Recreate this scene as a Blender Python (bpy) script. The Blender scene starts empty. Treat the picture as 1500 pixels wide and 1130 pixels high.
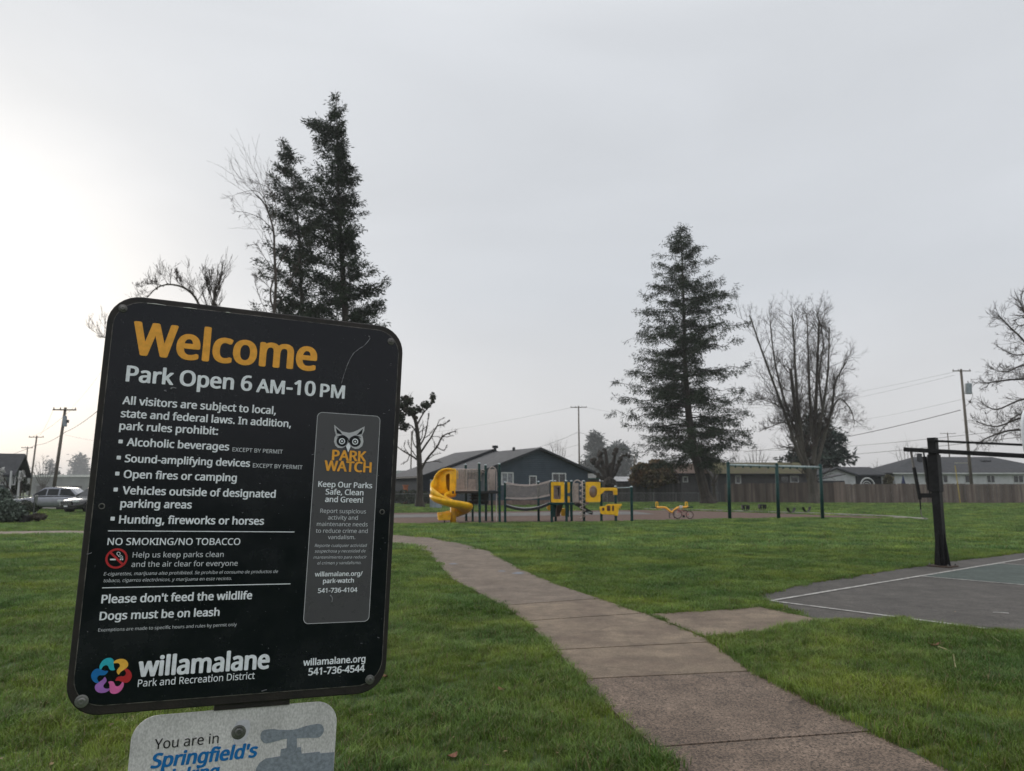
import bpy, math, random, os
import numpy as np
from mathutils import Vector, Matrix, noise
sc = bpy.context.scene
COL = sc.collection
random.seed(7); rng = np.random.default_rng(7)
PI = math.pi

# ------------------------------------------------------------------ camera
H, F, PITCH = 1.5, 1080.0, math.radians(8.1)
cp, sp = math.cos(PITCH), math.sin(PITCH)
camd = bpy.data.cameras.new('camera'); cam = bpy.data.objects.new('camera', camd); COL.objects.link(cam)
cam.location = (0, 0, H); cam.rotation_euler = (PI/2 + PITCH, 0, 0)
camd.sensor_fit = 'HORIZONTAL'; camd.sensor_width = 36; camd.lens = 36*F/1500
camd.clip_start = 0.05; camd.clip_end = 6000
camd.dof.use_dof = True; camd.dof.focus_distance = 1.12; camd.dof.aperture_fstop = 15.0
sc.camera = cam
SUN_AZ, SUN_EL = math.radians(-41), math.radians(8.5)      # azimuth from +Y towards +X
sun_dir = Vector((math.sin(SUN_AZ)*math.cos(SUN_EL), math.cos(SUN_AZ)*math.cos(SUN_EL), math.sin(SUN_EL)))
# ------------------------------------------------------------------ world: overcast winter sky
world = bpy.data.worlds.new('World'); sc.world = world; world.use_nodes = True
nt = world.node_tree; N = nt.nodes; L = nt.links; N.clear()
def wn(t, **k):
    n = N.new(t)
    for a, b in k.items(): setattr(n, a, b)
    return n
out = wn('ShaderNodeOutputWorld'); bg = wn('ShaderNodeBackground'); bg2 = wn('ShaderNodeBackground'); addw = wn('ShaderNodeAddShader')
sky = wn('ShaderNodeTexSky'); sky.sky_type = 'NISHITA'; sky.sun_disc = False
sky.sun_elevation = SUN_EL; sky.sun_rotation = SUN_AZ; sky.dust_density = 4
L.new(sky.outputs[0], bg.inputs[0]); bg.inputs[1].default_value = 0.004
tc = wn('ShaderNodeTexCoord'); nrm = wn('ShaderNodeVectorMath', operation='NORMALIZE'); L.new(tc.outputs['Generated'], nrm.inputs[0])
sep = wn('ShaderNodeSeparateXYZ'); L.new(nrm.outputs[0], sep.inputs[0])
ramp = wn('ShaderNodeValToRGB'); L.new(sep.outputs[2], ramp.inputs[0])
e = ramp.color_ramp.elements
e[0].position = 0.0; e[0].color = (0.555, 0.545, 0.548, 1)
e[1].position = 1.0; e[1].color = (1.08, 1.08, 1.08, 1)
for p_, c_ in ((0.10, (0.540, 0.545, 0.560, 1)), (0.26, (0.500, 0.522, 0.556, 1)), (0.55, (0.530, 0.55, 0.58, 1)), (0.8, (0.80, 0.815, 0.835, 1))):
    q = ramp.color_ramp.elements.new(p_); q.color = c_
# sun glow through the cloud
dt = wn('ShaderNodeVectorMath', operation='DOT_PRODUCT'); L.new(nrm.outputs[0], dt.inputs[0]); dt.inputs[1].default_value = sun_dir
def glow(power, strength, colour):
    mx = wn('ShaderNodeMath', operation='MAXIMUM'); L.new(dt.outputs['Value'], mx.inputs[0]); mx.inputs[1].default_value = 0
    pw = wn('ShaderNodeMath', operation='POWER'); L.new(mx.outputs[0], pw.inputs[0]); pw.inputs[1].default_value = power
    ml = wn('ShaderNodeMath', operation='MULTIPLY'); L.new(pw.outputs[0], ml.inputs[0]); ml.inputs[1].default_value = strength
    vs = wn('ShaderNodeVectorMath', operation='SCALE'); vs.inputs[0].default_value = colour; L.new(ml.outputs[0], vs.inputs['Scale'])
    return vs.outputs[0]
g1 = glow(9, 0.10, (1.0, 0.98, 0.92)); g2 = glow(34, 0.34, (1.0, 0.95, 0.86)); 
ad1 = wn('ShaderNodeVectorMath', operation='ADD'); L.new(g1, ad1.inputs[0]); L.new(g2, ad1.inputs[1])
ad2 = wn('ShaderNodeVectorMath', operation='ADD'); L.new(ad1.outputs[0], ad2.inputs[0]); L.new(ramp.outputs[0], ad2.inputs[1])
# soft cloud structure
mp = wn('ShaderNodeMapping'); mp.inputs['Scale'].default_value = (1.1, 1.1, 3.2); L.new(nrm.outputs[0], mp.inputs[0])
nz = wn('ShaderNodeTexNoise'); nz.inputs['Scale'].default_value = 1.7; nz.inputs['Detail'].default_value = 5.0; nz.inputs['Distortion'].default_value = .4; L.new(mp.outputs[0], nz.inputs[0])
mr = wn('ShaderNodeMapRange'); L.new(nz.outputs[0], mr.inputs[0]); mr.inputs[1].default_value = .3; mr.inputs[2].default_value = .7
mr.inputs[3].default_value = 0.94; mr.inputs[4].default_value = 1.065
vs = wn('ShaderNodeVectorMath', operation='SCALE'); L.new(ad2.outputs[0], vs.inputs[0]); L.new(mr.outputs[0], vs.inputs['Scale'])
L.new(vs.outputs[0], bg2.inputs[0]); bg2.inputs[1].default_value = 0.765
L.new(bg.outputs[0], addw.inputs[0]); L.new(bg2.outputs[0], addw.inputs[1]); L.new(addw.outputs[0], out.inputs[0])
sund = bpy.data.lights.new('sun', 'SUN'); sund.energy = 0.9; sund.angle = math.radians(25); sund.color = (1, 0.93, 0.82)
sun = bpy.data.objects.new('sun', sund); COL.objects.link(sun); sun.rotation_euler = (-sun_dir).to_track_quat('-Z', 'Y').to_euler()
sc.view_settings.view_transform = 'Standard'; sc.view_settings.look = 'None'; sc.view_settings.gamma = 1
sc.view_settings.exposure = 0.72; sc.view_settings.use_curve_mapping = False
sc.render.engine = 'CYCLES'
cy = sc.cycles; cy.max_bounces = 4; cy.diffuse_bounces = 2; cy.glossy_bounces = 2; cy.transmission_bounces = 2; cy.volume_bounces = 0
cy.transparent_max_bounces = 6; cy.use_denoising = True; cy.caustics_reflective = False; cy.caustics_refractive = False
HAZE = 0.00042

# ------------------------------------------------------------------ geometry of the view -> places
def ray(u, v):
    a = (u-750)/F; b = (565-v)/F
    return Vector((a, cp - b*sp, sp + b*cp))
O = Vector((0, 0, H))
def P(u, v, Y): d = ray(u, v); return O + d*(Y/d.y)
def G(u, v, z=0.0): d = ray(u, v); return O + d*((z-H)/d.z)
def gx(u, Y): return P(u, 718, Y).x          # world x of picture column u near eye level at depth Y
def gz(v, Y): return P(750, v, Y).z

# ------------------------------------------------------------------ materials
MATS = {}
def material(name, col, rough=0.7, var=0.12, scale=3.0, bump=0.0, bscale=None, metal=0.0, col2=None, spec=None,
             island=0.0, rnd=0.0, stretch=(1, 1, 1), translucent=0.0, coat=0.0):
    if name in MATS: return MATS[name]
    m = bpy.data.materials.new(name); m.use_nodes = True; MATS[name] = m
    t = m.node_tree; b = t.nodes['Principled BSDF']; lk = t.links
    b.inputs['Roughness'].default_value = rough; b.inputs['Metallic'].default_value = metal
    if spec is not None: b.inputs['Specular IOR Level'].default_value = spec
    if coat: b.inputs['Coat Weight'].default_value = coat; b.inputs['Coat Roughness'].default_value = .08
    tcn = t.nodes.new('ShaderNodeTexCoord'); mpn = t.nodes.new('ShaderNodeMapping'); mpn.inputs['Scale'].default_value = stretch
    lk.new(tcn.outputs['Object'], mpn.inputs[0])
    n1 = t.nodes.new('ShaderNodeTexNoise'); n1.inputs['Scale'].default_value = scale; n1.inputs['Detail'].default_value = 6
    n1.inputs['Roughness'].default_value = .6
    lk.new(mpn.outputs[0], n1.inputs['Vector'])
    mix = t.nodes.new('ShaderNodeMix'); mix.data_type = 'RGBA'
    c2 = col2 if col2 else tuple(c*(1+var*2.2) for c in col)
    c1 = col if col2 else tuple(c*(1-var*1.6) for c in col)
    mix.inputs['A'].default_value = (*c1, 1); mix.inputs['B'].default_value = (*c2, 1)
    mrn = t.nodes.new('ShaderNodeMapRange'); mrn.inputs[1].default_value = .33; mrn.inputs[2].default_value = .67
    lk.new(n1.outputs['Fac'], mrn.inputs[0]); lk.new(mrn.outputs[0], mix.inputs['Factor'])
    last = mix.outputs['Result']
    if island or rnd:
        hs = t.nodes.new('ShaderNodeHueSaturation')
        src = t.nodes.new('ShaderNodeNewGeometry').outputs['Random Per Island'] if island else t.nodes.new('ShaderNodeObjectInfo').outputs['Random']
        mv = t.nodes.new('ShaderNodeMapRange'); k = island or rnd; mv.inputs[3].default_value = 1-k; mv.inputs[4].default_value = 1+k
        lk.new(src, mv.inputs[0]); lk.new(mv.outputs[0], hs.inputs['Value']); lk.new(last, hs.inputs['Color']); last = hs.outputs[0]
    lk.new(last, b.inputs['Base Color'])
    if bump:
        n2 = t.nodes.new('ShaderNodeTexNoise'); n2.inputs['Scale'].default_value = bscale or scale*8; n2.inputs['Detail'].default_value = 5
        lk.new(mpn.outputs[0], n2.inputs['Vector'])
        bp = t.nodes.new('ShaderNodeBump'); bp.inputs['Strength'].default_value = 1; bp.inputs['Distance'].default_value = bump
        lk.new(n2.outputs['Fac'], bp.inputs['Height']); lk.new(bp.outputs[0], b.inputs['Normal'])
    if translucent:
        tr = t.nodes.new('ShaderNodeBsdfTranslucent'); ms = t.nodes.new('ShaderNodeMixShader'); ms.inputs[0].default_value = translucent
        lk.new(last, tr.inputs[0]); lk.new(b.outputs[0], ms.inputs[1]); lk.new(tr.outputs[0], ms.inputs[2])
        lk.new(ms.outputs[0], t.nodes['Material Output'].inputs[0])
    return m

# ------------------------------------------------------------------ objects
def root(name, loc, label, cat, group=None, kind=None):
    o = bpy.data.objects.new(name, None); COL.objects.link(o); o.location = loc; o.empty_display_size = .2
    o['label'] = label; o['category'] = cat
    if group: o['group'] = group
    if kind: o['kind'] = kind
    bpy.context.view_layer.update() if False else None
    return o
def worldloc(o):
    v = Vector(o.location); p = o.parent
    while p: v += Vector(p.location); p = p.parent
    return v
class MB:
    """collects shapes in world coordinates"""
    def __init__(s): s.v = []; s.f = []; s.mi = []; s.cur = 0
    def add(s, vs, fs):
        n = len(s.v); s.v.extend([tuple(v) for v in vs]); s.f.extend([tuple(i+n for i in f) for f in fs]); s.mi.extend([s.cur]*len(fs))
    def box(s, c, size, ax=None):
        hx, hy, hz = size[0]/2, size[1]/2, size[2]/2; c = Vector(c)
        ax = ax or (Vector((1, 0, 0)), Vector((0, 1, 0)), Vector((0, 0, 1)))
        vs = [c + ax[0]*x*hx + ax[1]*y*hy + ax[2]*z*hz for z in (-1, 1) for x, y in ((-1, -1), (1, -1), (1, 1), (-1, 1))]
        s.add(vs, [(3, 2, 1, 0), (4, 5, 6, 7), (0, 1, 5, 4), (1, 2, 6, 5), (2, 3, 7, 6), (3, 0, 4, 7)])
    def tube(s, pts, rs, n=8, cap=True, closed=False):
        pts = [Vector(p) for p in pts]
        if not hasattr(rs, '__len__'): rs = [rs]*len(pts)
        m = len(pts); vs = []; ref = None
        for i, p in enumerate(pts):
            if closed: t = pts[(i+1) % m]-pts[i-1]
            else: t = pts[min(i+1, m-1)]-pts[max(i-1, 0)]
            if t.length < 1e-9: t = Vector((0, 0, 1))
            t.normalize()
            if ref is None: ref = t.orthogonal().normalized()
            a = ref - t*ref.dot(t)
            if a.length < 1e-4: a = t.orthogonal()
            a.normalize(); ref = a; b = t.cross(a)
            for k in range(n):
                w = 2*PI*k/n; vs.append(p + (a*math.cos(w) + b*math.sin(w))*rs[i])
        fs = []
        for i in range(m if closed else m-1):
            j = (i+1) % m
            for k in range(n):
                fs.append((i*n+k, i*n+(k+1) % n, j*n+(k+1) % n, j*n+k))
        if cap and not closed: fs.append(tuple(range(n-1, -1, -1))); fs.append(tuple((m-1)*n+k for k in range(n)))
        s.add(vs, fs)
    def cyl(s, p0, p1, r, n=12): s.tube([p0, p1], r, n)
    def sphere(s, c, r, n=8, sq=(1, 1, 1)):
        c = Vector(c); vs = [c+Vector((0, 0, -r*sq[2]))]; k = n//2
        for i in range(1, k):
            th = -PI/2 + PI*i/k
            for j in range(n):
                w = 2*PI*j/n; vs.append(c + Vector((math.cos(th)*math.cos(w)*r*sq[0], math.cos(th)*math.sin(w)*r*sq[1], math.sin(th)*r*sq[2])))
        vs.append(c+Vector((0, 0, r*sq[2]))); fs = []
        for j in range(n): fs.append((0, 1+(j+1) % n, 1+j))
        for i in range(k-2):
            for j in range(n):
                a = 1+i*n+j; b = 1+i*n+(j+1) % n; fs.append((a, b, b+n, a+n))
        l = len(vs)-1; st = 1+(k-2)*n
        for j in range(n): fs.append((st+j, st+(j+1) % n, l))
        s.add(vs, fs)
    def prism(s, poly, d):
        """poly: planar list of points, d: extrusion vector"""
        n = len(poly); d = Vector(d); poly = [Vector(p) for p in poly]
        nr = Vector((0, 0, 0))
        for i in range(n): nr += poly[i].cross(poly[(i+1) % n])
        if nr.dot(d) < 0: poly = poly[::-1]
        vs = poly + [p+d for p in poly]
        s.add(vs, [tuple(range(n-1, -1, -1)), tuple(range(n, 2*n))] + [(i, (i+1) % n, n+(i+1) % n, n+i) for i in range(n)])
    def ring(s, outer, inner, d):
        """flat frame between two outlines of equal length, extruded"""
        n = len(outer); d = Vector(d); vs = [Vector(p) for p in outer]+[Vector(p) for p in inner]
        vs += [v+d for v in vs]; fs = []
        for i in range(n):
            j = (i+1) % n
            fs += [(i, j, n+j, n+i), (2*n+i, 3*n+i, 3*n+j, 2*n+j), (i, 2*n+i, 2*n+j, j), (n+i, n+j, 3*n+j, 3*n+i)]
        s.add(vs, fs)
    def build(s, name, mats, parent=None, smooth=False, kind=None, label=None, bevel=0, **tags):
        me = bpy.data.meshes.new(name)
        off = worldloc(parent) if parent else Vector((0, 0, 0))
        vv = np.array(s.v, dtype=float).reshape(-1, 3) - np.array(off)
        me.from_pydata(vv.tolist(), [], s.f)
        if not isinstance(mats, (list, tuple)): mats = [mats]
        for m in mats: me.materials.append(m)
        if len(mats) > 1: me.polygons.foreach_set('material_index', s.mi)
        if smooth: me.polygons.foreach_set('use_smooth', [True]*len(me.polygons))
        o = bpy.data.objects.new(name, me); COL.objects.link(o)
        if parent: o.parent = parent
        if kind: o['kind'] = kind
        if label: o['label'] = label
        for k, w in tags.items(): o[k] = w
        if bevel:
            bv = o.modifiers.new('bevel', 'BEVEL'); bv.width = bevel; bv.segments = 2; bv.limit_method = 'ANGLE'; bv.angle_limit = math.radians(40)
        return o
def tag(o, label, cat, group=None, kind=None):
    o['label'] = label; o['category'] = cat
    if group: o['group'] = group
    if kind: o['kind'] = kind
    return o
def rrect(x0, y0, x1, y1, r, n=8):
    pts = []
    for cx, cy_, a0 in ((x1-r, y1-r, 0), (x0+r, y1-r, 90), (x0+r, y0+r, 180), (x1-r, y0+r, 270)):
        for k in range(n+1):
            w = math.radians(a0+90*k/n); pts.append((cx+r*math.cos(w), cy_+r*math.sin(w)))
    return pts
def smooth_line(pts, n=6, closed=False):
    """Catmull-Rom through points"""
    pts = [Vector(p) for p in pts]; m = len(pts); out_ = []
    for i in range(m if closed else m-1):
        if closed: a, b, c, d = pts[i-1], pts[i], pts[(i+1) % m], pts[(i+2) % m]
        else: a, b, c, d = pts[max(i-1, 0)], pts[i], pts[i+1], pts[min(i+2, m-1)]
        for k in range(n):
            t = k/n
            out_.append(.5*((2*b)+(c-a)*t+(2*a-5*b+4*c-d)*t*t+(3*b-a-3*c+d)*t**3))
    if not closed: out_.append(pts[-1])
    return out_
# ================================================================== GROUND
M_lawn = material('lawn', (.032, .060, .012), .95, scale=2.2, col2=(.066, .110, .024), bump=.03, bscale=9)
# far lawn: blend a second, broad variation
def lawn_nodes():
    t = M_lawn.node_tree; b = t.nodes['Principled BSDF']
    n = t.nodes.new('ShaderNodeTexNoise'); n.inputs['Scale'].default_value = .16; n.inputs['Detail'].default_value = 7
    tc_ = t.nodes['Texture Coordinate']; mp_ = t.nodes.new('ShaderNodeMapping'); mp_.inputs['Scale'].default_value = (1, .6, 1)
    t.links.new(tc_.outputs['Object'], mp_.inputs[0]); t.links.new(mp_.outputs[0], n.inputs['Vector'])
    mr_ = t.nodes.new('ShaderNodeMapRange'); mr_.inputs[1].default_value = .35; mr_.inputs[2].default_value = .65
    mr_.inputs[3].default_value = .75; mr_.inputs[4].default_value = 1.35
    hs = t.nodes.new('ShaderNodeHueSaturation'); old = b.inputs['Base Color'].links[0].from_socket
    t.links.new(n.outputs[0], mr_.inputs[0]); t.links.new(mr_.outputs[0], hs.inputs['Value']); t.links.new(old, hs.inputs['Color'])
    t.links.new(hs.outputs[0], b.inputs['Base Color'])
lawn_nodes()
def sheet(name, pts, z, mat, kind='structure', parent=None, **k):
    m = MB(); m.add([(p[0], p[1], z) for p in pts], [tuple(range(len(pts)))])
    o = m.build(name, mat, parent, **k)
    if parent is None: o['kind'] = kind
    # face up
    me = o.data
    if me.polygons[0].normal.z < 0: me.flip_normals()
    return o
gm = MB()
gs = [-1500, -600, -250, -120, -60, -30, -15, -7, 0, 7, 15, 30, 60, 120, 250, 600, 1500]
gy = [-1500, -500, -100, -20, 0, 8, 16, 30, 50, 80, 120, 250, 600, 1500]
for y in gy:
    for x in gs: gm.v.append((x, y, 0))
for j in range(len(gy)-1):
    for i in range(len(gs)-1):
        a = j*len(gs)+i; gm.f.append((a, a+1, a+1+len(gs), a+len(gs))); gm.mi.append(0)
gnd = gm.build('lawn', M_lawn); gnd['kind'] = 'structure'

# ---- path
M_dirt = material('soil', (.014, .010, .007), .95, scale=6, bump=.01, col2=(.03, .022, .014))
def concrete(name, c1, c2, grain, speck):
    m = material(name, c1, .85, scale=1.6, col2=c2, bump=.0025, bscale=grain)
    t = m.node_tree; b = t.nodes['Principled BSDF']; tc_ = t.nodes['Texture Coordinate']
    old = b.inputs['Base Color'].links[0].from_socket
    v = t.nodes.new('ShaderNodeTexVoronoi'); v.inputs['Scale'].default_value = grain; t.links.new(tc_.outputs['Object'], v.inputs['Vector'])
    sepc = t.nodes.new('ShaderNodeSeparateColor'); t.links.new(v.outputs['Color'], sepc.inputs[0])
    mr_ = t.nodes.new('ShaderNodeMapRange'); mr_.inputs[1].default_value = 0; mr_.inputs[2].default_value = 1
    mr_.inputs[3].default_value = 1-speck; mr_.inputs[4].default_value = 1+speck
    t.links.new(sepc.outputs[0], mr_.inputs[0])
    # stains
    n = t.nodes.new('ShaderNodeTexNoise'); n.inputs['Scale'].default_value = 4.5; n.inputs['Detail'].default_value = 8; n.inputs['Roughness'].default_value = .7
    t.links.new(tc_.outputs['Object'], n.inputs['Vector'])
    m2 = t.nodes.new('ShaderNodeMapRange'); m2.inputs[1].default_value = .3; m2.inputs[2].default_value = .7; m2.inputs[3].default_value = .68; m2.inputs[4].default_value = 1.25
    t.links.new(n.outputs[0], m2.inputs[0])
    ml_ = t.nodes.new('ShaderNodeMath'); ml_.operation = 'MULTIPLY'; t.links.new(mr_.outputs[0], ml_.inputs[0]); t.links.new(m2.outputs[0], ml_.inputs[1])
    hs = t.nodes.new('ShaderNodeHueSaturation'); t.links.new(ml_.outputs[0], hs.inputs['Value']); t.links.new(old, hs.inputs['Color'])
    wv = t.nodes.new('ShaderNodeTexNoise'); wv.inputs['Scale'].default_value = 3; wv.inputs['Detail'].default_value = 5; t.links.new(tc_.outputs['Object'], wv.inputs['Vector'])
    mxv = t.nodes.new('ShaderNodeVectorMath'); mxv.operation = 'MULTIPLY_ADD'; t.links.new(wv.outputs['Color'], mxv.inputs[0]); mxv.inputs[1].default_value = (.35, .35, 0); t.links.new(tc_.outputs['Object'], mxv.inputs[2])
    vc = t.nodes.new('ShaderNodeTexVoronoi'); vc.feature = 'DISTANCE_TO_EDGE'; vc.inputs['Scale'].default_value = .42; t.links.new(mxv.outputs[0], vc.inputs['Vector'])
    mc = t.nodes.new('ShaderNodeMapRange'); mc.inputs[1].default_value = 0; mc.inputs[2].default_value = .005; mc.inputs[3].default_value = .55; mc.inputs[4].default_value = 1; t.links.new(vc.outputs[0], mc.inputs[0])
    hc_ = t.nodes.new('ShaderNodeHueSaturation'); t.links.new(mc.outputs[0], hc_.inputs['Value']); t.links.new(hs.outputs[0], hc_.inputs['Color'])
    t.links.new(hc_.outputs[0], b.inputs['Base Color'])
    return m
M_conc_l = concrete('worn_concrete', (.128, .092, .066), (.222, .170, .118), 140, .35)
M_conc_d = concrete('exposed_aggregate', (.108, .076, .055), (.172, .126, .094), 110, .75)
M_asph_p = concrete('long_path_concrete', (.128, .097, .072), (.188, .147, .112), 120, .45)
M_court = concrete('court_asphalt', (.056, .050, .044), (.090, .081, .072), 90, .4)
M_green = concrete('court_green_paint', (.045, .062, .054), (.070, .092, .080), 60, .25)
M_wline = material('white_court_paint', (.60, .59, .55), .8, scale=9, col2=(.22, .21, .20), var=.3)

def gpts(lst): return [(G(u, v).x, G(u, v).y) for u, v in lst]
PL = [(1120, 1340), (1050, 1220), (987, 1130), (957, 1100), (893, 1043), (847, 993), (813, 957), (773, 917), (740, 893), (703, 873), (660, 850), (643, 830), (627, 813), (610, 803), (577, 798), (400, 789.5), (250, 786), (100, 783.2), (-250, 786)]
PR = [(1900, 1400), (1560, 1220), (1380, 1127), (1333, 1102), (1283, 1080), (1250, 1063), (1193, 1033), (1133, 1005), (1100, 988), (1035, 940), (947, 903), (927, 898), (893, 885), (860, 875), (810, 857), (760, 835), (717, 810), (677, 798), (627, 789), (577, 785), (400, 780), (100, 779), (-250, 783)]
left_w = [Vector(p) for p in gpts(PL)]; right_w = [Vector(p) for p in gpts(PR)]
def resample(poly, n):
    seg = [0]
    for a, b in zip(poly, poly[1:]): seg.append(seg[-1]+(b-a).length)
    res = []
    for k in range(n+1):
        d = seg[-1]*k/n; i = 0
        while i < len(seg)-2 and seg[i+1] < d: i += 1
        t = (d-seg[i])/max(1e-9, seg[i+1]-seg[i]); res.append(poly[i].lerp(poly[i+1], t))
    return res
def tpos(poly, u, v):
    """index (float) along poly nearest ground point"""
    q = Vector((G(u, v).x, G(u, v).y)); best = (1e9, 0)
    for i in range(len(poly)-1):
        a, b = poly[i], poly[i+1]; ab = b-a; t = max(0, min(1, (q-a).dot(ab)/ab.length_squared)); d = (a+ab*t-q).length
        if d < best[0]: best = (d, i+t)
    return best[1]
def sub(poly, t0, t1):
    res = []; at = lambda t: poly[int(min(t, len(poly)-1.0001))].lerp(poly[int(min(t, len(poly)-1.0001))+1], t-int(min(t, len(poly)-1.0001)))
    res.append(at(t0)); res += [poly[i] for i in range(int(t0)+1, int(math.ceil(t1))) if i > t0]
    res.append(at(t1)); return res
path = MB(); pp = left_w + right_w[::-1]
path.add([(p.x, p.y, .003) for p in pp], [tuple(range(len(pp)))])
path_o = path.build('footpath', M_dirt); path_o['kind'] = 'structure'
if path_o.data.polygons[0].normal.z < 0: path_o.data.flip_normals()
JT = [None, ((957, 1101), (1240, 1079)), ((850, 1000), (1100, 988)), ((813, 957), (1035, 945)), ((773, 914), (945, 902)), ((741, 891), (872, 881)), None]
def slab(l, r, mat, z, inset=.015):
    poly = [Vector((p.x, p.y)) for p in l] + [Vector((p.x, p.y)) for p in r[::-1]]
    c = sum(poly, Vector((0, 0)))/len(poly)
    b = MB(); n = len(poly)
    if sum(poly[i].cross(poly[(i+1) % n]) for i in range(n)) < 0: poly = poly[::-1]
    ins = []
    for i in range(n):
        e0 = (poly[i]-poly[i-1]).normalized(); e1 = (poly[(i+1) % n]-poly[i]).normalized()
        nn = (Vector((-e0.y, e0.x))+Vector((-e1.y, e1.x))); nn = nn/max(.4, nn.length_squared)*2
        ins.append(poly[i]+nn*inset)
    b.add([(p.x, p.y, .004) for p in ins]+[(p.x, p.y, z) for p in ins], [tuple(range(n, 2*n))]+[(i, (i+1) % n, n+(i+1) % n, n+i) for i in range(n)])
    return b.build('concrete_slab', mat, path_o)
for k in range(6):
    a, b = JT[k], JT[k+1]
    tl0 = 0 if a is None else tpos(left_w, *a[0]); tr0 = 0 if a is None else tpos(right_w, *a[1])
    tl1 = len(left_w)-1.001 if b is None else tpos(left_w, *b[0]); tr1 = len(right_w)-1.001 if b is None else tpos(right_w, *b[1])
    slab(sub(left_w, tl0, tl1), sub(right_w, tr0, tr1), [M_conc_d, M_conc_d, M_conc_l, M_conc_l, M_conc_l, M_asph_p][k], [.022, .025, .028, .031, .034, .037][k], .007)
BR = [(949, 903), (1050, 897), (1114, 892), (1160, 902), (1212, 914), (1140, 926), (1090, 934), (1037, 940)]
bw = [Vector(p) for p in gpts(BR)]
slab(bw[:5], bw[:3:-1][::-1][::-1] if False else [bw[7], bw[6], bw[5]], M_conc_l, .028, .008)
branch_poly = bw

# ---- court
CT = [(1114, 872), (1122, 884), (1198, 913), (1260, 930), (1420, 965), (1620, 1020), (2100, 1180)]
c0 = Vector(gpts([(1129, 882)])[0]); ca = Vector(gpts([(1500, 820)])[0]); dA = (ca-c0).normalized(); dB = Vector((dA.y, -dA.x))
def cpt(a, b): return c0 + dA*a + dB*b
edge = [Vector(p) for p in gpts([(1113, 872), (1175, 857), (1220, 850), (1276, 840.5), (1321, 833.5), (1394, 822.5), (1444, 817), (1500, 810)])]+[cpt(16, -1.2), cpt(16, 26), cpt(-.7, 26), cpt(-.62, 4)]+[Vector(p) for p in gpts([(1260, 930), (1200, 913), (1160, 898), (1124, 885)])]
sheet('basketball_court', edge, .010, M_court)
court_poly = edge
def stripe(p, q, w, z, parent=None):
    d = (q-p).normalized(); n = Vector((-d.y, d.x))*w/2
    b = MB(); k = max(2, int((q-p).length/.5)); 
    for i in range(k+1):
        c = p.lerp(q, i/k); j = .006*math.sin(i*2.3)
        b.v += [(*(c+n*(1+j*8)), z), (*(c-n*(1-j*6)), z)]
    for i in range(k): b.f.append((2*i+1, 2*i+3, 2*i+2, 2*i)); b.mi.append(0)
    return b
lin = MB()
k0 = Vector(gpts([(1343, 845)])[0]); ka = (k0-c0).dot(dA); kb = (k0-c0).dot(dB)
for (p, q, w) in ((cpt(0, 0), cpt(15.2, 0), .06), (cpt(0, .03), cpt(0, 25), .06), (cpt(ka, .03), cpt(ka, 5.8), .05), (cpt(ka+3.66, .03), cpt(ka+3.66, 5.8), .05), (cpt(ka+.03, 5.8), cpt(ka+3.63, 5.8), .05), (cpt(ka+3.6, .9), cpt(ka+3.0, .9), .05)):
    s_ = stripe(p, q, w, .018); lin.add(s_.v, s_.f)
t0 = Vector(gpts([(1455, 899)])[0]); t1 = Vector(gpts([(1478, 900.5)])[0]); s_ = stripe(t0, t1, .05, .018); lin.add(s_.v, s_.f)
lo = lin.build('court_line', M_wline); lo['kind'] = 'structure'
gk = [cpt(ka+.02, .03), cpt(ka+3.64, .03), cpt(ka+3.64, 5.78), cpt(ka+.02, 5.78)]
sheet('court_key', gk, .014, M_green)
# ---- play area
M_mulch = material('bark_mulch', (.085, .050, .038), .95, scale=5, col2=(.15, .095, .070), bump=.05, bscale=12)
M_strip = material('grey_play_path', (.13, .125, .12), .9, scale=2, var=.15)
MU = [(420, 763), (470, 767.5), (560, 768.5), (700, 767.5), (860, 766), (1000, 762.5), (1100, 760.3), (1210, 759.5), (1300, 761), (1358, 763.6), (1300, 758.6), (1207, 754.9), (1113, 751.8), (1020, 749), (944, 747.5), (860, 748.2), (750, 749.5), (650, 751), (560, 752), (470, 755)]
mu_w = gpts(MU); sheet('mulch_bed', mu_w, .012, M_mulch)
ST = [(440, 761), (560, 759.5), (650, 758.2), (800, 756), (960, 754), (930, 750), (800, 751), (650, 753.5), (560, 755), (440, 758)]
sheet('play_path', gpts(ST), .024, M_strip)
M_kerb = material('pale_kerb', (.30, .285, .26), .85, scale=4, var=.15)
kb_ = MB(); kpts = [G(*p) for p in [(944, 747), (1020, 748.6), (1113, 751.4), (1207, 754.5), (1300, 758.3), (1357, 762.8)]]
for a, b in zip(kpts, kpts[1:]):
    d = (b-a); L_ = d.length; d.normalize(); kb_.box((a+b)/2+Vector((0, 0, .04)), (L_-.01, .16, .16), (d, Vector((-d.y, d.x, 0)), Vector((0, 0, 1))))
ko = kb_.build('kerb', M_kerb, bevel=.01); ko['kind'] = 'structure'
# road at far left and verge
M_road = material('road_asphalt', (.06, .06, .062), .9, scale=3, var=.15)
RD = [Vector((gx(-700, 62), 60)), Vector((gx(330, 62), 60)), Vector((gx(620, 70), 92)), Vector((gx(620, 70), 100)), Vector((gx(300, 66), 67)), Vector((gx(-700, 70), 67))]
sheet('road', RD, .008, M_road)

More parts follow.
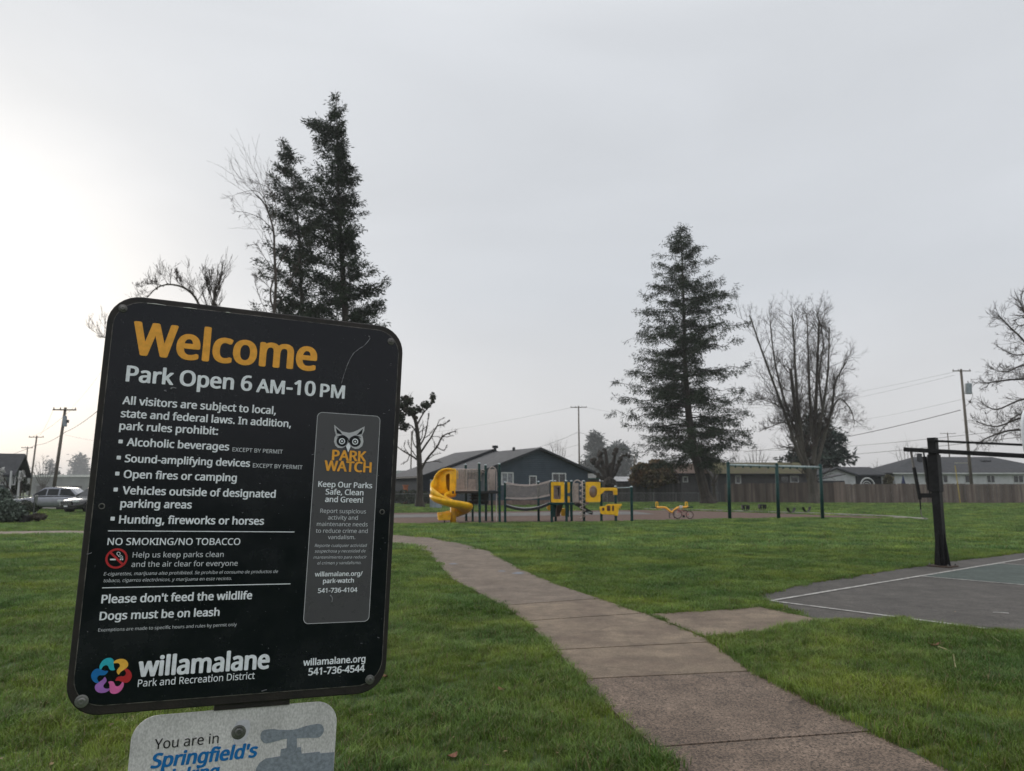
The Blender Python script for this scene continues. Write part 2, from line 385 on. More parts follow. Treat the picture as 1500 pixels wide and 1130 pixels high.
# ================================================================== GRASS
M_blade = material('grass_blade', (.085, .155, .018), .5, scale=.9, col2=(.190, .285, .065), rnd=.42, spec=.35, translucent=.35)
def blade_nodes():
    t = M_blade.node_tree; tc_ = t.nodes['Texture Coordinate']; g = t.nodes.new('ShaderNodeNewGeometry')
    for n in t.nodes:
        if n.type == 'MAPPING': t.links.new(g.outputs['Position'], n.inputs[0])
    # broad yellow-green / blue-green patches
    b = t.nodes['Principled BSDF']; old = b.inputs['Base Color'].links[0].from_socket
    n = t.nodes.new('ShaderNodeTexNoise'); n.inputs['Scale'].default_value = .55; n.inputs['Detail'].default_value = 8; n.inputs['Roughness'].default_value = .65
    t.links.new(g.outputs['Position'], n.inputs['Vector'])
    r = t.nodes.new('ShaderNodeValToRGB'); t.links.new(n.outputs[0], r.inputs[0]); el = r.color_ramp.elements
    el[0].position = .36; el[0].color = (.60, .74, .80, 1); el[1].position = .64; el[1].color = (1.45, 1.18, .85, 1)
    q = el.new(.5); q.color = (.95, .95, .95, 1)
    mx = t.nodes.new('ShaderNodeMix'); mx.data_type = 'RGBA'; mx.blend_type = 'MULTIPLY'; mx.inputs['Factor'].default_value = 1
    t.links.new(old, mx.inputs['A']); t.links.new(r.outputs[0], mx.inputs['B'])
    for l in list(old.links):
        if l.to_node != mx: t.links.new(mx.outputs['Result'], l.to_socket)
blade_nodes()
M_straw = material('dry_blade', (.19, .15, .07), .8, rnd=.2)
protos = bpy.data.collections.new('grass_tufts')
def tuft(rad, n, hmin, hmax, w, straw=.05, lean=.5):
    b = MB()
    for i in range(n):
        a = random.uniform(0, 2*PI); r = rad*math.sqrt(random.random()); x, y = r*math.cos(a), r*math.sin(a)
        h = random.uniform(hmin, hmax); d = random.uniform(0, 2*PI); ln = h*random.uniform(.15, 1)*lean*2
        dx, dy = math.cos(d), math.sin(d); px, py = -dy*w/2, dx*w/2
        tw = random.uniform(-.4, .4); px, py = px*math.cos(tw)-py*math.sin(tw), px*math.sin(tw)+py*math.cos(tw)
        b.cur = 1 if random.random() < straw else 0
        m1 = (x+dx*ln*.3, y+dy*ln*.3, h*.6)
        b.add([(x-px, y-py, -.005), (x+px, y+py, -.005), (m1[0]+px*.85, m1[1]+py*.85, m1[2]), (m1[0]-px*.85, m1[1]-py*.85, m1[2]), (x+dx*ln, y+dy*ln, h*random.uniform(.8, 1))], [(0, 1, 2, 3), (3, 2, 4)])
    me = bpy.data.meshes.new('tuft'); me.from_pydata(b.v, [], b.f); me.materials.append(M_blade); me.materials.append(M_straw)
    me.polygons.foreach_set('material_index', b.mi)
    return me
def grass_layer(pts, meshes, smin, smax, seed):
    col = bpy.data.collections.new('tufts_%d' % seed)
    for m in meshes: col.objects.link(bpy.data.objects.new('tuft', m))
    me = bpy.data.meshes.new('grass'); me.from_pydata(pts, [], [])
    o = bpy.data.objects.new('grass', me); COL.objects.link(o)
    ng = bpy.data.node_groups.new('scatter', 'GeometryNodeTree')
    ng.interface.new_socket('Geometry', in_out='INPUT', socket_type='NodeSocketGeometry'); ng.interface.new_socket('Geometry', in_out='OUTPUT', socket_type='NodeSocketGeometry')
    n = ng.nodes; l = ng.links; gi = n.new('NodeGroupInput'); go = n.new('NodeGroupOutput'); ip = n.new('GeometryNodeInstanceOnPoints')
    ci = n.new('GeometryNodeCollectionInfo'); ci.inputs['Collection'].default_value = col; ci.inputs['Separate Children'].default_value = True
    ci.inputs['Reset Children'].default_value = True; ip.inputs['Pick Instance'].default_value = True
    l.new(gi.outputs[0], ip.inputs['Points']); l.new(ci.outputs[0], ip.inputs['Instance'])
    rr = n.new('FunctionNodeRandomValue'); rr.data_type = 'FLOAT_VECTOR'; rr.inputs[0].default_value = (-.12, -.12, 0); rr.inputs[1].default_value = (.12, .12, 6.283)
    rr.inputs['Seed'].default_value = seed; l.new(rr.outputs[0], ip.inputs['Rotation'])
    rs = n.new('FunctionNodeRandomValue'); rs.data_type = 'FLOAT'; rs.inputs[2].default_value = smin; rs.inputs[3].default_value = smax; rs.inputs['Seed'].default_value = seed+9
    # clumps grow taller in places
    nt_ = n.new('ShaderNodeTexNoise'); nt_.inputs['Scale'].default_value = 1.3 if seed < 3 else .5; ps = n.new('GeometryNodeInputPosition'); l.new(ps.outputs[0], nt_.inputs['Vector'])
    mm = n.new('ShaderNodeMapRange'); mm.inputs[1].default_value = .3; mm.inputs[2].default_value = .7; mm.inputs[3].default_value = .72; mm.inputs[4].default_value = 1.45
    l.new(nt_.outputs[0], mm.inputs[0]); mu_ = n.new('ShaderNodeMath'); mu_.operation = 'MULTIPLY'; l.new(rs.outputs[1], mu_.inputs[0]); l.new(mm.outputs[0], mu_.inputs[1])
    l.new(mu_.outputs[0], ip.inputs['Scale']); l.new(ip.outputs[0], go.inputs[0])
    md = o.modifiers.new('scatter', 'NODES'); md.node_group = ng
    o['kind'] = 'stuff'; o['category'] = 'grass'
    return o
def inside(x, y, poly):
    r = np.zeros(len(x), bool); n = len(poly); px = [p[0] for p in poly]; py = [p[1] for p in poly]; j = n-1
    for i in range(n):
        c = ((py[i] > y) != (py[j] > y)) & (x < (px[j]-px[i])*(y-py[i])/((py[j]-py[i]) or 1e-12)+px[i]); r ^= c; j = i
    return r
def dist_edge(x, y, poly):
    d = np.full(len(x), 1e9); n = len(poly)
    for i in range(n):
        ax, ay = poly[i][0], poly[i][1]; bx, by = poly[(i+1) % n][0], poly[(i+1) % n][1]
        vx, vy = bx-ax, by-ay; ll = vx*vx+vy*vy+1e-12; t = np.clip(((x-ax)*vx+(y-ay)*vy)/ll, 0, 1)
        d = np.minimum(d, np.hypot(x-ax-t*vx, y-ay-t*vy))
    return d
main_poly = [(p.x, p.y) for p in pp]
# lawn wedge lies over the court edge between path and court
WE = [(1035, 938), (1100, 930), (1180, 915), (1210, 914), (1248, 912), (1326, 912), (1340, 918), (1388, 922), (1444, 926), (1500, 930), (1700, 950), (2000, 1000), (1950, 1300), (1600, 1240), (1380, 1130), (1283, 1082), (1193, 1035), (1100, 990)]
wedge = gpts(WE)
sheet('lawn_corner', wedge, .024, M_lawn)
def scatter(y0, y1, dens, half, margin):
    A = (y1-y0)*(half(y0)+half(y1)); n = int(A*dens)
    y = rng.uniform(y0, y1, n); x = rng.uniform(-1, 1, n)*half(y1); k = np.abs(x) < half(y)
    x, y = x[k], y[k]
    bad = np.zeros(len(x), bool)
    jit = rng.normal(0, .018, len(x))
    for poly in (main_poly, branch_poly):
        ins = inside(x, y, poly); d = dist_edge(x, y, poly); bad |= (ins & (d > margin+jit))
    wd = inside(x, y, wedge)
    for poly in (court_poly,):
        ins = inside(x, y, poly); d = dist_edge(x, y, poly); bad |= ins & (d > margin+jit*2) & ~wd
    for poly in (mu_w, [tuple(p) for p in RD]):
        bad |= inside(x, y, poly)
    x, y = x[~bad], y[~bad]; z = np.where(wd[~bad], .024, 0)
    return np.stack([x, y, z], 1).tolist()
M_bladef = M_blade.copy(); M_bladef.name = 'pale_grass_blade'  # far tufts: same blade with patch colours raised, blue the most
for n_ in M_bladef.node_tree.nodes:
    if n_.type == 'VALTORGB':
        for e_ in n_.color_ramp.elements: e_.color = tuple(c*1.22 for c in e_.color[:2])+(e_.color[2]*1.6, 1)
near = [tuft(.05, 30, .03, .07, .0034, .08) for _ in range(6)]
mid = [tuft(.09, 46, .03, .068, .0050) for _ in range(6)]
far = [tuft(.22, 70, .035, .085, .011) for _ in range(5)]
vfar = [tuft(.5, 110, .04, .10, .025) for _ in range(4)]
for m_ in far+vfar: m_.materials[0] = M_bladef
hf = lambda y: .78*y+.8
grass_layer(scatter(3.2, 9, 620, hf, .012), near, .75, 1.15, 1)
grass_layer(scatter(9, 19, 210, hf, .02), mid, .75, 1.2, 2)
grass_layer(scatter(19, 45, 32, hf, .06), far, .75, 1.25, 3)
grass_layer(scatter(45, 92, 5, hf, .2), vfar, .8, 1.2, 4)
# ragged taller tufts leaning over the path and court edges
ep = []
for poly, sk in ((left_w[2:14], 1), (right_w[2:9], 1), (right_w[10:18], 1), ([Vector(p) for p in gpts([(1035, 940), (1100, 932), (1180, 918), (1248, 913), (1326, 913), (1388, 923), (1500, 931)])], 1), (edge[:8], 1), ([edge[0], edge[-1], edge[-2]], 1), ([bw[0], bw[1], bw[2]], 1), ([bw[2], bw[3], bw[4]], 1)):
    for a, b in zip(poly, poly[1:]):
        L_ = (b-a).length
        for i in range(int(L_*26)):
            q = a.lerp(b, random.random()); ep.append((q.x+random.gauss(0, .018), q.y+random.gauss(0, .018), .0))
grass_layer(ep, [tuft(.035, 16, .03, .065, .0034, .14, .8) for _ in range(4)], .8, 1.2, 2)
M_chalk = material('chalk_blue', (.20, .24, .30), .95, scale=14, col2=(.15, .125, .11))
for u_, v_, w_, h_ in ((760, 843, 9, 1.6), (735, 840, 5, 1.0), (664, 829, 6, 1.0)):
    sheet('chalk_mark', [tuple(G(u_+w_*math.cos(a_)*(1+.3*math.sin(a_*3)), v_+h_*math.sin(a_)).xy) for a_ in [i*PI/7 for i in range(14)]], .041, M_chalk)
# thin weeds in the joint between path and branch
jp = []
for i in range(60):
    q = bw[0].lerp(bw[7], random.random()); jp.append((q.x+random.gauss(0, .006), q.y+random.gauss(0, .006), .022))
grass_layer(jp, [tuft(.012, 7, .012, .026, .003, .3, .8)], .8, 1.1, 2)

# ================================================================== PARK SIGN
def camv(x, y, z):   # camera axes (x right, y down, z forward) -> world
    return Vector((x, z*cp + y*sp, z*sp - y*cp))
SC = 1.1134
A0 = camv((160.945-750)/F*SC, (429.561-565)/F*SC, SC) + O
ex = camv(.9137, .0849, .3974).normalized(); ey = camv(-.03127, .98953, -.1409); ey = (ey-ex*ey.dot(ex)).normalized()
en = ex.cross(ey); en = -en if en.dot(O-A0) < 0 else en        # towards the viewer
def w2(u, v, off=0.0):
    d = ray(u, v); a = A0+en*off; t = (a-O).dot(en)/d.dot(en); q = O+d*t-a; return q.dot(ex), q.dot(ey)
def S(x, y, off=0.0): return A0 + ex*x + ey*y + en*off
SW, SH = .4573, .610
sg = root('park_sign', (0, 0, 0), 'black park rules sign with orange Welcome heading above a silver plate on one post', 'sign')
cx0 = S(SW/2, 0); sg.location = (cx0.x, cx0.y, 0)
def bump_nodes(m, strength=.4, scale=300):
    pass
M_back = material('sign_backing', (.006, .005, .005), .6, scale=40, bump=.0006, col2=(.020, .014, .012))
M_rim = material('worn_rim', (.016, .016, .018), .5, scale=60, col2=(.22, .20, .18), var=.3)
M_face = bpy.data.materials.new('black_sign_face'); M_face.use_nodes = True
def face_nodes(m, base, rough, spec):
    t = m.node_tree; b = t.nodes['Principled BSDF']; b.inputs['Roughness'].default_value = rough; b.inputs['Specular IOR Level'].default_value = spec
    tcn = t.nodes.new('ShaderNodeTexCoord'); n = t.nodes.new('ShaderNodeTexNoise'); n.inputs['Scale'].default_value = 9; n.inputs['Detail'].default_value = 8; n.inputs['Roughness'].default_value = .7
    t.links.new(tcn.outputs['Object'], n.inputs['Vector'])
    r = t.nodes.new('ShaderNodeMapRange'); r.inputs[1].default_value = .35; r.inputs[2].default_value = .7; r.inputs[3].default_value = rough*.75; r.inputs[4].default_value = rough*1.5
    t.links.new(n.outputs[0], r.inputs[0]); t.links.new(r.outputs[0], b.inputs['Roughness'])
    # dust film and tiny specks
    n2 = t.nodes.new('ShaderNodeTexNoise'); n2.inputs['Scale'].default_value = 260; n2.inputs['Detail'].default_value = 4; t.links.new(tcn.outputs['Object'], n2.inputs['Vector'])
    r2 = t.nodes.new('ShaderNodeMapRange'); r2.inputs[1].default_value = .71; r2.inputs[2].default_value = .78; r2.inputs[3].default_value = 0; r2.inputs[4].default_value = .5
    t.links.new(n2.outputs[0], r2.inputs[0])
    r3 = t.nodes.new('ShaderNodeMapRange'); r3.inputs[1].default_value = .45; r3.inputs[2].default_value = .8; r3.inputs[3].default_value = 0; r3.inputs[4].default_value = .05
    t.links.new(n.outputs[0], r3.inputs[0]); ad = t.nodes.new('ShaderNodeMath'); ad.operation = 'ADD'; t.links.new(r2.outputs[0], ad.inputs[0]); t.links.new(r3.outputs[0], ad.inputs[1])
    mx = t.nodes.new('ShaderNodeMix'); mx.data_type = 'RGBA'; mx.inputs['A'].default_value = (*base, 1); mx.inputs['B'].default_value = (.25, .26, .27, 1)
    t.links.new(ad.outputs[0], mx.inputs['Factor']); t.links.new(mx.outputs['Result'], b.inputs['Base Color'])
    bp = t.nodes.new('ShaderNodeBump'); bp.inputs['Distance'].default_value = .0004; bp.inputs['Strength'].default_value = .35
    n4 = t.nodes.new('ShaderNodeTexNoise'); n4.inputs['Scale'].default_value = 14; t.links.new(tcn.outputs['Object'], n4.inputs['Vector'])
    t.links.new(n4.outputs[0], bp.inputs['Height']); t.links.new(bp.outputs[0], b.inputs['Normal'])
face_nodes(M_face, (.003, .0045, .009), .20, .34)
M_gpanel = bpy.data.materials.new('grey_inset'); M_gpanel.use_nodes = True; face_nodes(M_gpanel, (.080, .078, .086), .3, .35)
def flat(name, col, rough=.45): return material(name, col, rough, scale=120, var=.06, spec=.3)
M_white = flat('white_print', (.84, .87, .92)); M_thin = flat('grey_print', (.62, .64, .68)); M_orange = flat('orange_print', (.90, .42, .06))
M_red = flat('red_print', (.50, .03, .035)); M_owl = flat('owl_grey_print', (.52, .52, .55)); M_dk = flat('dark_print', (.012, .013, .018))
M_blue = flat('blue_print', (.01, .16, .45)); M_black = flat('black_print', (.012, .012, .014))
M_steel = material('galvanised_steel', (.17, .17, .165), .45, scale=50, bump=.0004, metal=.8, var=.2)
M_screw = material('weathered_screw', (.13, .125, .12), .4, scale=90, metal=.7, var=.3)
def plate(name, x0, y0, x1, y1, r, off, th, mat, parent, bevel=0, wob=0, label=None):
    pts = rrect(x0, y0, x1, y1, r)
    b = MB(); b.prism([S(x, y, off) for x, y in pts], -en*th)
    return b.build(name, mat, parent, bevel=bevel, label=label)
back = plate('backing_board', 0, 0, SW, SH, .045, 0, .012, M_back, sg, .002)
rim = plate('edge_trim', .008, .0085, SW-.0075, SH-.013, .040, .0012, .0012, M_rim, back)
pan = plate('notice_panel', .0092, .0097, SW-.0088, SH-.0145, .039, .0022, .001, M_face, sg)
OFF = .0026
# --- lettering
fpath = os.path.join(bpy.utils.system_resource('DATAFILES', path='fonts') or '', 'NotoSansHebrew-Regular.woff2')
try: FONT = bpy.data.fonts.load(fpath)
except Exception: FONT = None
_tc = {}
def text_geo(s, res=3):
    if (s, res) in _tc: return _tc[(s, res)]
    c = bpy.data.curves.new('t', 'FONT'); c.body = s; c.size = 1; c.resolution_u = res
    if FONT: c.font = FONT
    o = bpy.data.objects.new('t', c); COL.objects.link(o)
    dg = bpy.context.evaluated_depsgraph_get(); me = bpy.data.meshes.new_from_object(o.evaluated_get(dg))
    v = np.array([p.co[:2] for p in me.vertices]); f = [tuple(p.vertices) for p in me.polygons]
    bpy.data.objects.remove(o); bpy.data.curves.remove(c); bpy.data.meshes.remove(me)
    _tc[(s, res)] = (v, f); return v, f
def lettering(s, u0, v0, u1, v1, mat, parent, bold=0.0, shear=0.0, hs=1.0, off=OFF, align='L', dy=0, name='lettering', res=3, size=None):
    """set a line of print between two measured ends of its baseline"""
    x0, y0 = w2(u0, v0, off); x1, y1 = w2(u1, v1, off); v, f = text_geo(s, res)
    mnx, mxx = v[:, 0].min(), v[:, 0].max(); W_ = x1-x0; sx = W_/(mxx-mnx+shear*.25+bold*1.6); sy = (size or sx)*hs
    yb = (y0+y1)/2 + dy; b = MB()
    shifts = [(0, 0)]
    if bold: shifts += [(bold*math.cos(w)*1.0, bold*math.sin(w)*.62) for w in [i*PI/6 for i in range(12)]]
    if bold > .03: shifts += [(bold*.5*math.cos(w), bold*.35*math.sin(w)) for w in [i*PI/3+.3 for i in range(6)]]
    for i, (dx, dyy) in enumerate(shifts):
        o_ = off+.00002*i
        b.add([S(x0+(x-mnx+bold*.8+dx+(y*shear))*sx, yb-(y+dyy)*sy, o_) for x, y in v], f)
    return b.build(name, mat, parent)
lettering('Welcome', 192, 519, 463, 542, M_orange, pan, bold=.033, res=6, hs=1.08)
lettering('Park Open 6', 184, 558, 368.5, 573, M_white, pan, bold=.03, res=5, hs=1.03)
lettering('AM', 375, 573.8, 416.5, 577.5, M_white, pan, bold=.03)
lettering('-10', 419, 577, 461.5, 580, M_white, pan, bold=.03, hs=1.0)
lettering('PM', 468.5, 581, 504.5, 584, M_white, pan, bold=.03)
BO = dict(bold=.027, hs=1.04)
for s, a, b_, c, d in (('All visitors are subject to local,', 179, 592, 404, 607), ('state and federal laws. In addition,', 176.7, 610, 426, 627),
    ('park rules prohibit:', 174.5, 628.8, 319, 637.5), ('Alcoholic beverages', 185.3, 653.3, 335.4, 660), ('Sound-amplifying devices', 182.5, 677, 366, 684),
    ('Open fires or camping', 180.8, 700, 346.5, 705.6), ('Vehicles outside of designated', 179, 724.3, 403.5, 729), ('parking areas', 176, 743.4, 280.6, 745),
    ('Hunting, fireworks or horses', 174, 767, 386.4, 768.6), ("Please don\u2019t feed the wildlife" if False else "Please don't feed the wildlife", 148.2, 883.5, 369, 878), ('Dogs must be on leash', 145.5, 907.8, 321.2, 903)):
    lettering(s, a, b_, c, d, M_white, pan, **BO)
for s, a, b_, c, d in (('EXCEPT BY PERMIT', 340.3, 661.8, 414, 664.6), ('EXCEPT BY PERMIT', 370.2, 685.3, 443, 687.3)):
    lettering(s, a, b_, c, d, M_thin, pan, bold=.008)
lettering('NO SMOKING/NO TOBACCO', 157, 799, 351.7, 798, M_white, pan, bold=.014)
lettering('Help us keep parks clean', 194, 817, 327.4, 816, M_thin, pan, bold=.004)
lettering('and the air clear for everyone', 192.3, 830.8, 348, 828.9, M_thin, pan, bold=.004)
lettering('E-cigarettes, marijuana also prohibited. Se prohibe el consumo de productos de', 151.7, 843, 407, 839.8, M_thin, pan, shear=.2)
lettering('tobaco, cigarros electr\u00f3nicos, y marijuana en este recinto.', 151, 852.9, 339.6, 850, M_thin, pan, shear=.2)
lettering('Exemptions are made to specific hours and rules by permit only', 143.7, 924.8, 346.5, 918, M_thin, pan)
lettering('willamalane', 201.6, 990, 394, 980, M_white, pan, bold=.038, hs=1.14, res=5)
lettering('Park and Recreation District', 201.6, 1005.8, 372.8, 995.2, M_white, pan, bold=.006, hs=1.12)
lettering('willamalane.org', 444, 974.2, 535, 970.8, M_white, pan, **BO)
lettering('541-736-4544', 451.5, 988.5, 534, 984.8, M_white, pan, **BO)
for i, (u, v) in enumerate(((176.7, 647), (174, 670.6), (171.8, 694), (169.4, 717.4), (165, 760))):
    x, y = w2(u, v, OFF); b = MB(); q = .0028; b.prism([S(a, c, OFF+.0001) for a, c in rrect(x-q, y-q, x+q, y+q, .0009, 3)], -en*.0002); b.build('bullet', M_white, pan)
for a, b_, c, d in ((158.3, 777.6, 431.4, 779.8), (149.6, 861.3, 425.5, 855.6)):
    x0, y0 = w2(a, b_, OFF); x1, y1 = w2(c, d, OFF); b = MB(); ym = (y0+y1)/2
    b.prism([S(x0, ym-.0006, OFF), S(x1, ym-.0006, OFF), S(x1, ym+.0006, OFF), S(x0, ym+.0006, OFF)], -en*.0002); b.build('rule_line', M_white, pan)
# grey inset with its print
gx0, gy0 = w2(465.5, 603.5, OFF); gx1, gy1 = w2(539, 910.6, OFF); gx0b, _ = w2(443.5, 913, OFF); gx1b, _ = w2(559, 609.6, OFF)
gX0 = (gx0+gx0b)/2; gX1 = (gx1+gx1b)/2
inset = plate('grey_inset', gX0, gy0, gX1, gy1, .0085, OFF, .0003, M_gpanel, pan)
brd = MB(); oo = rrect(gX0, gy0, gX1, gy1, .0085); ii = rrect(gX0+.0009, gy0+.0009, gX1-.0009, gy1-.0009, .0078)
brd.ring([S(x, y, OFF+.0002) for x, y in oo], [S(x, y, OFF+.0002) for x, y in ii], -en*.0003); brd.build('inset_border', M_owl, pan)
OF2 = OFF+.0006
lettering('PARK', 486, 674, 536, 676, M_orange, pan, bold=.035, off=OF2, hs=.98); lettering('WATCH', 474.8, 689.3, 543.8, 692.2, M_orange, pan, bold=.035, off=OF2)
for s, a, b_, c, d in (('Keep Our Parks', 466, 712.8, 545, 715.8), ('Safe, Clean', 476.7, 724.3, 532.3, 726), ('and Green!', 476, 735, 531.7, 737), ('willamalane.org/', 461, 844.6, 531, 843.6), ('park-watch', 473, 854.6, 518.2, 853.4), ('541-736-4104', 465.5, 868.7, 523.3, 867.5)):
    lettering(s, a, b_, c, d, M_white, pan, off=OF2, bold=.024)
for s, a, b_, c, d in (('Report suspicious', 469, 751, 536, 752.9), ('activity and', 480.3, 761, 524, 762), ('maintenance needs', 464, 770.5, 538.4, 771.6), ('to reduce crime and', 462.5, 780.5, 538.4, 781.2), ('vandalism.', 480.3, 790, 520.3, 790)):
    lettering(s, a, b_, c, d, M_thin, pan, off=OF2, bold=.004)
for s, a, b_, c, d in (('Reporte cualquier actividad', 461, 801.3, 536.9, 801.6), ('sospechosa y necesidad de', 461, 809.8, 535.4, 809.4), ('mantenimiento para reducir', 459, 818.8, 536.9, 818.2), ('el crimen y vandalismo.', 464.6, 827.2, 529.3, 826.6)):
    lettering(s, a, b_, c, d, M_thin, pan, off=OF2, shear=.2)
# owl emblem (crop pixels -> picture -> sign)
def poly_print(name, pts, mat, parent, off, conv, th=.0003):
    q = [w2(*conv(x, y), off) for x, y in pts]; b = MB(); b.prism([S(x, y, off) for x, y in q], -en*th); return b.build(name, mat, parent)
cv = lambda x, y: (430+x/3.322, 590+y/3.322)
def cpoly(pts, n=5): return [(p.x, p.y) for p in smooth_line([(a, b, 0) for a, b in pts], n, True)]
poly_print('owl_emblem', [(198, 108), (214, 122), (236, 140), (262, 146), (272, 147), (290, 143), (312, 134), (330, 124), (346, 116), (344, 138), (334, 158), (338, 172), (340, 192), (334, 212), (318, 224), (300, 226), (284, 218), (277, 210), (265, 240), (256, 208), (248, 216), (236, 222), (216, 220), (203, 208), (197, 190), (200, 168), (206, 158), (200, 136)], M_owl, pan, OF2, cv)
poly_print('owl_ear', [(205, 122), (228, 142), (238, 156), (212, 150)], M_dk, pan, OF2+.0003, cv); poly_print('owl_ear', [(338, 126), (318, 146), (306, 160), (332, 152)], M_dk, pan, OF2+.0003, cv)
for ex_, ey_ in ((236, 188), (300, 190)):
    for r_, m_, o_ in ((27, M_dk, .0003), (15, M_white, .0006), (10, M_dk, .0009), (4.5, M_white, .0012)):
        poly_print('owl_eye', [(ex_+r_*math.cos(a), ey_+r_*math.sin(a)*(.95 if r_ > 20 else 1)) for a in [i*PI/10 for i in range(20)]], m_, pan, OF2+o_, cv)
poly_print('owl_brow', cpoly([(210, 168), (240, 158), (264, 172), (270, 186), (276, 172), (300, 160), (330, 170), (300, 168), (280, 180), (270, 196), (262, 180), (240, 166)]), M_dk, pan, OF2+.0015, cv)
poly_print('owl_beak', [(268, 196), (278, 214), (266, 242), (255, 212)], M_white, pan, OF2+.0018, cv)
# flower of six commas
base = [(312, 282), (311, 248), (330, 210), (362, 187), (400, 186), (425, 205), (432, 240), (436, 275), (448, 300), (425, 305), (405, 298), (392, 278), (383, 260), (365, 252), (345, 260), (332, 280), (326, 291)]
lc = w2(163.6, 990.2, OFF); mscale = (w2(200, 990, OFF)[0]-w2(163.6, 990.2, OFF)[0])/36.4/5.65
for k, (nm, c_) in enumerate((('teal', (.03, .44, .55)), ('yellow', (.90, .50, .07)), ('red', (.78, .12, .06)), ('pink', (.78, .16, .42)), ('purple', (.38, .16, .52)), ('blue', (.05, .29, .75)))):
    w = math.radians(60*k); b = MB(); pts = []
    for x, y in cpoly(base, 4):
        x = 378+(x-378)*.88-419; y = 246+(y-246)*.88-343; x, y = x*math.cos(w)-y*math.sin(w), x*math.sin(w)+y*math.cos(w); pts.append(S(lc[0]+x*mscale*1.06, lc[1]+y*mscale*1.06, OFF+.0002))
    b.prism(pts, -en*.0004); b.build('logo_petal', flat(nm+'_print', c_), pan)
# no smoking roundel
cc = w2(170.8, 818.3, OFF); R_ = .0145
def circ(r, n=32): return [(cc[0]+r*math.cos(2*PI*i/n), cc[1]+r*math.sin(2*PI*i/n)) for i in range(n)]
b = MB(); b.ring([S(x, y, OFF+.0004) for x, y in circ(R_)], [S(x, y, OFF+.0004) for x, y in circ(R_*.80)], -en*.0004)
d1 = Vector((math.cos(.78), math.sin(.78))); d2 = Vector((-d1.y, d1.x)); k = R_*.86
b.prism([S(cc[0]+d1.x*a*k+d2.x*c*R_*.105, cc[1]+d1.y*a*k+d2.y*c*R_*.105, OFF+.0008) for a, c in ((-1, -1), (1, -1), (1, 1), (-1, 1))], -en*.0002); b.build('prohibition_ring', M_red, pan)
b = MB()
for x0, x1 in ((-.58, -.05), (.30, .42), (.47, .60)): b.prism([S(cc[0]+x*R_, cc[1]+y*R_, OFF+.0003) for x, y in ((x0, .02), (x1, .02), (x1, .17), (x0, .17))], -en*.0002)
sm = [(-.02, -.52), (.05, -.62), (.2, -.6), (.28, -.48), (.25, -.3), (.4, -.28), (.52, -.15), (.52, 0)]
b.tube([S(cc[0]+p.x*R_, cc[1]+p.y*R_, OFF+.0003) for p in smooth_line([(x, y, 0) for x, y in sm], 4)], .0004, 4)
sm2 = [(-.02, -.52), (.02, -.38), (.12, -.3), (.18, -.18), (.36, -.14), (.44, 0)]
b.tube([S(cc[0]+p.x*R_, cc[1]+p.y*R_, OFF+.0003) for p in smooth_line([(x, y, 0) for x, y in sm2], 4)], .0004, 4)
b.build('cigarette_symbol', M_white, pan)
# scratches and chips
def scratch(pts, r, mat=M_rim):
    b = MB(); q = [w2(u, v, OFF) for u, v in pts]; q = [(p.x, p.y) for p in smooth_line([(x, y, 0) for x, y in q], 5)]
    b.tube([S(x+random.gauss(0, .0002), y+random.gauss(0, .0002), OFF) for x, y in q], [r*random.uniform(.4, 1.4) for _ in q], 4); b.build('scratch', M_pale, pan)
M_pale = material('scratched_vinyl', (.22, .22, .24), .6, scale=200, var=.3)
scratch([(542, 496), (534, 506), (520, 516), (511, 530), (505, 546), (500, 562)], .00045)
scratch([(127, 812), (131, 811), (134, 810)], .0005); scratch([(484, 872), (487, 877), (486, 883)], .0011); scratch([(250, 569), (254, 568), (258, 569)], .0012); scratch([(242, 572), (243, 573.5)], .0015)
scratch([(540, 492.5), (541.5, 494)], .0012); scratch([(383, 1013), (391, 1010.5)], .0006); scratch([(247, 627), (251, 624)], .0006)
for i in range(26):
    u, v = random.uniform(120, 560), random.uniform(470, 1010)
    if random.random() < .5: u = random.choice([random.uniform(95, 150), random.uniform(545, 575)])
    x, y = w2(u, v)
    if .012 < x < SW-.012 and .012 < y < SH-.018: scratch([(u, v), (u+random.uniform(-3, 3), v+random.uniform(-1.5, 1.5))], random.uniform(.0002, .0005))
# bright chips along the rim
for (a, b_) in (((215, 451), (243, 453)), ((268, 458), (288, 461)), ((330, 463), (337, 464))):
    x0, y0 = w2(*a); x1, y1 = w2(*b_); bb = MB(); bb.tube([S(x0, .0095, .0030), S((x0+x1)/2, .0093, .0031), S(x1, .0096, .0030)], [.0004, .0008, .0003], 5); bb.build('paint_chip', flat('bare_metal', (.5, .5, .48)), pan)
def screw(u, v, r, parent, mat=M_screw, off=OFF):
    x, y = w2(u, v, off); b = MB(); c = S(x, y, off)
    prof = [(0, 1.0, -.0005), (.0, 1.0, .0008), (0, .8, .0012), (0, .62, .0012), (0, .6, .0028), (0, .42, .0036), (0, .2, .0036), (0, .18, .0022), (0, .01, .0022)]
    n = 20; vs = [c+ex*math.cos(2*PI*k/n)*r*rr+ey*math.sin(2*PI*k/n)*r*rr+en*h for _, rr, h in prof for k in range(n)]
    fs = [(i*n+k, i*n+(k+1) % n, (i+1)*n+(k+1) % n, (i+1)*n+k) for i in range(len(prof)-1) for k in range(n)]
    b.add(vs, fs); return b.build('screw', mat, parent, smooth=False)
screw(180, 452, .0062, pan); screw(572.9, 500.4, .0062, pan); screw(119.5, 1027.5, .0088, pan, M_steel); screw(541.7, 995.8, .0075, pan, M_steel)
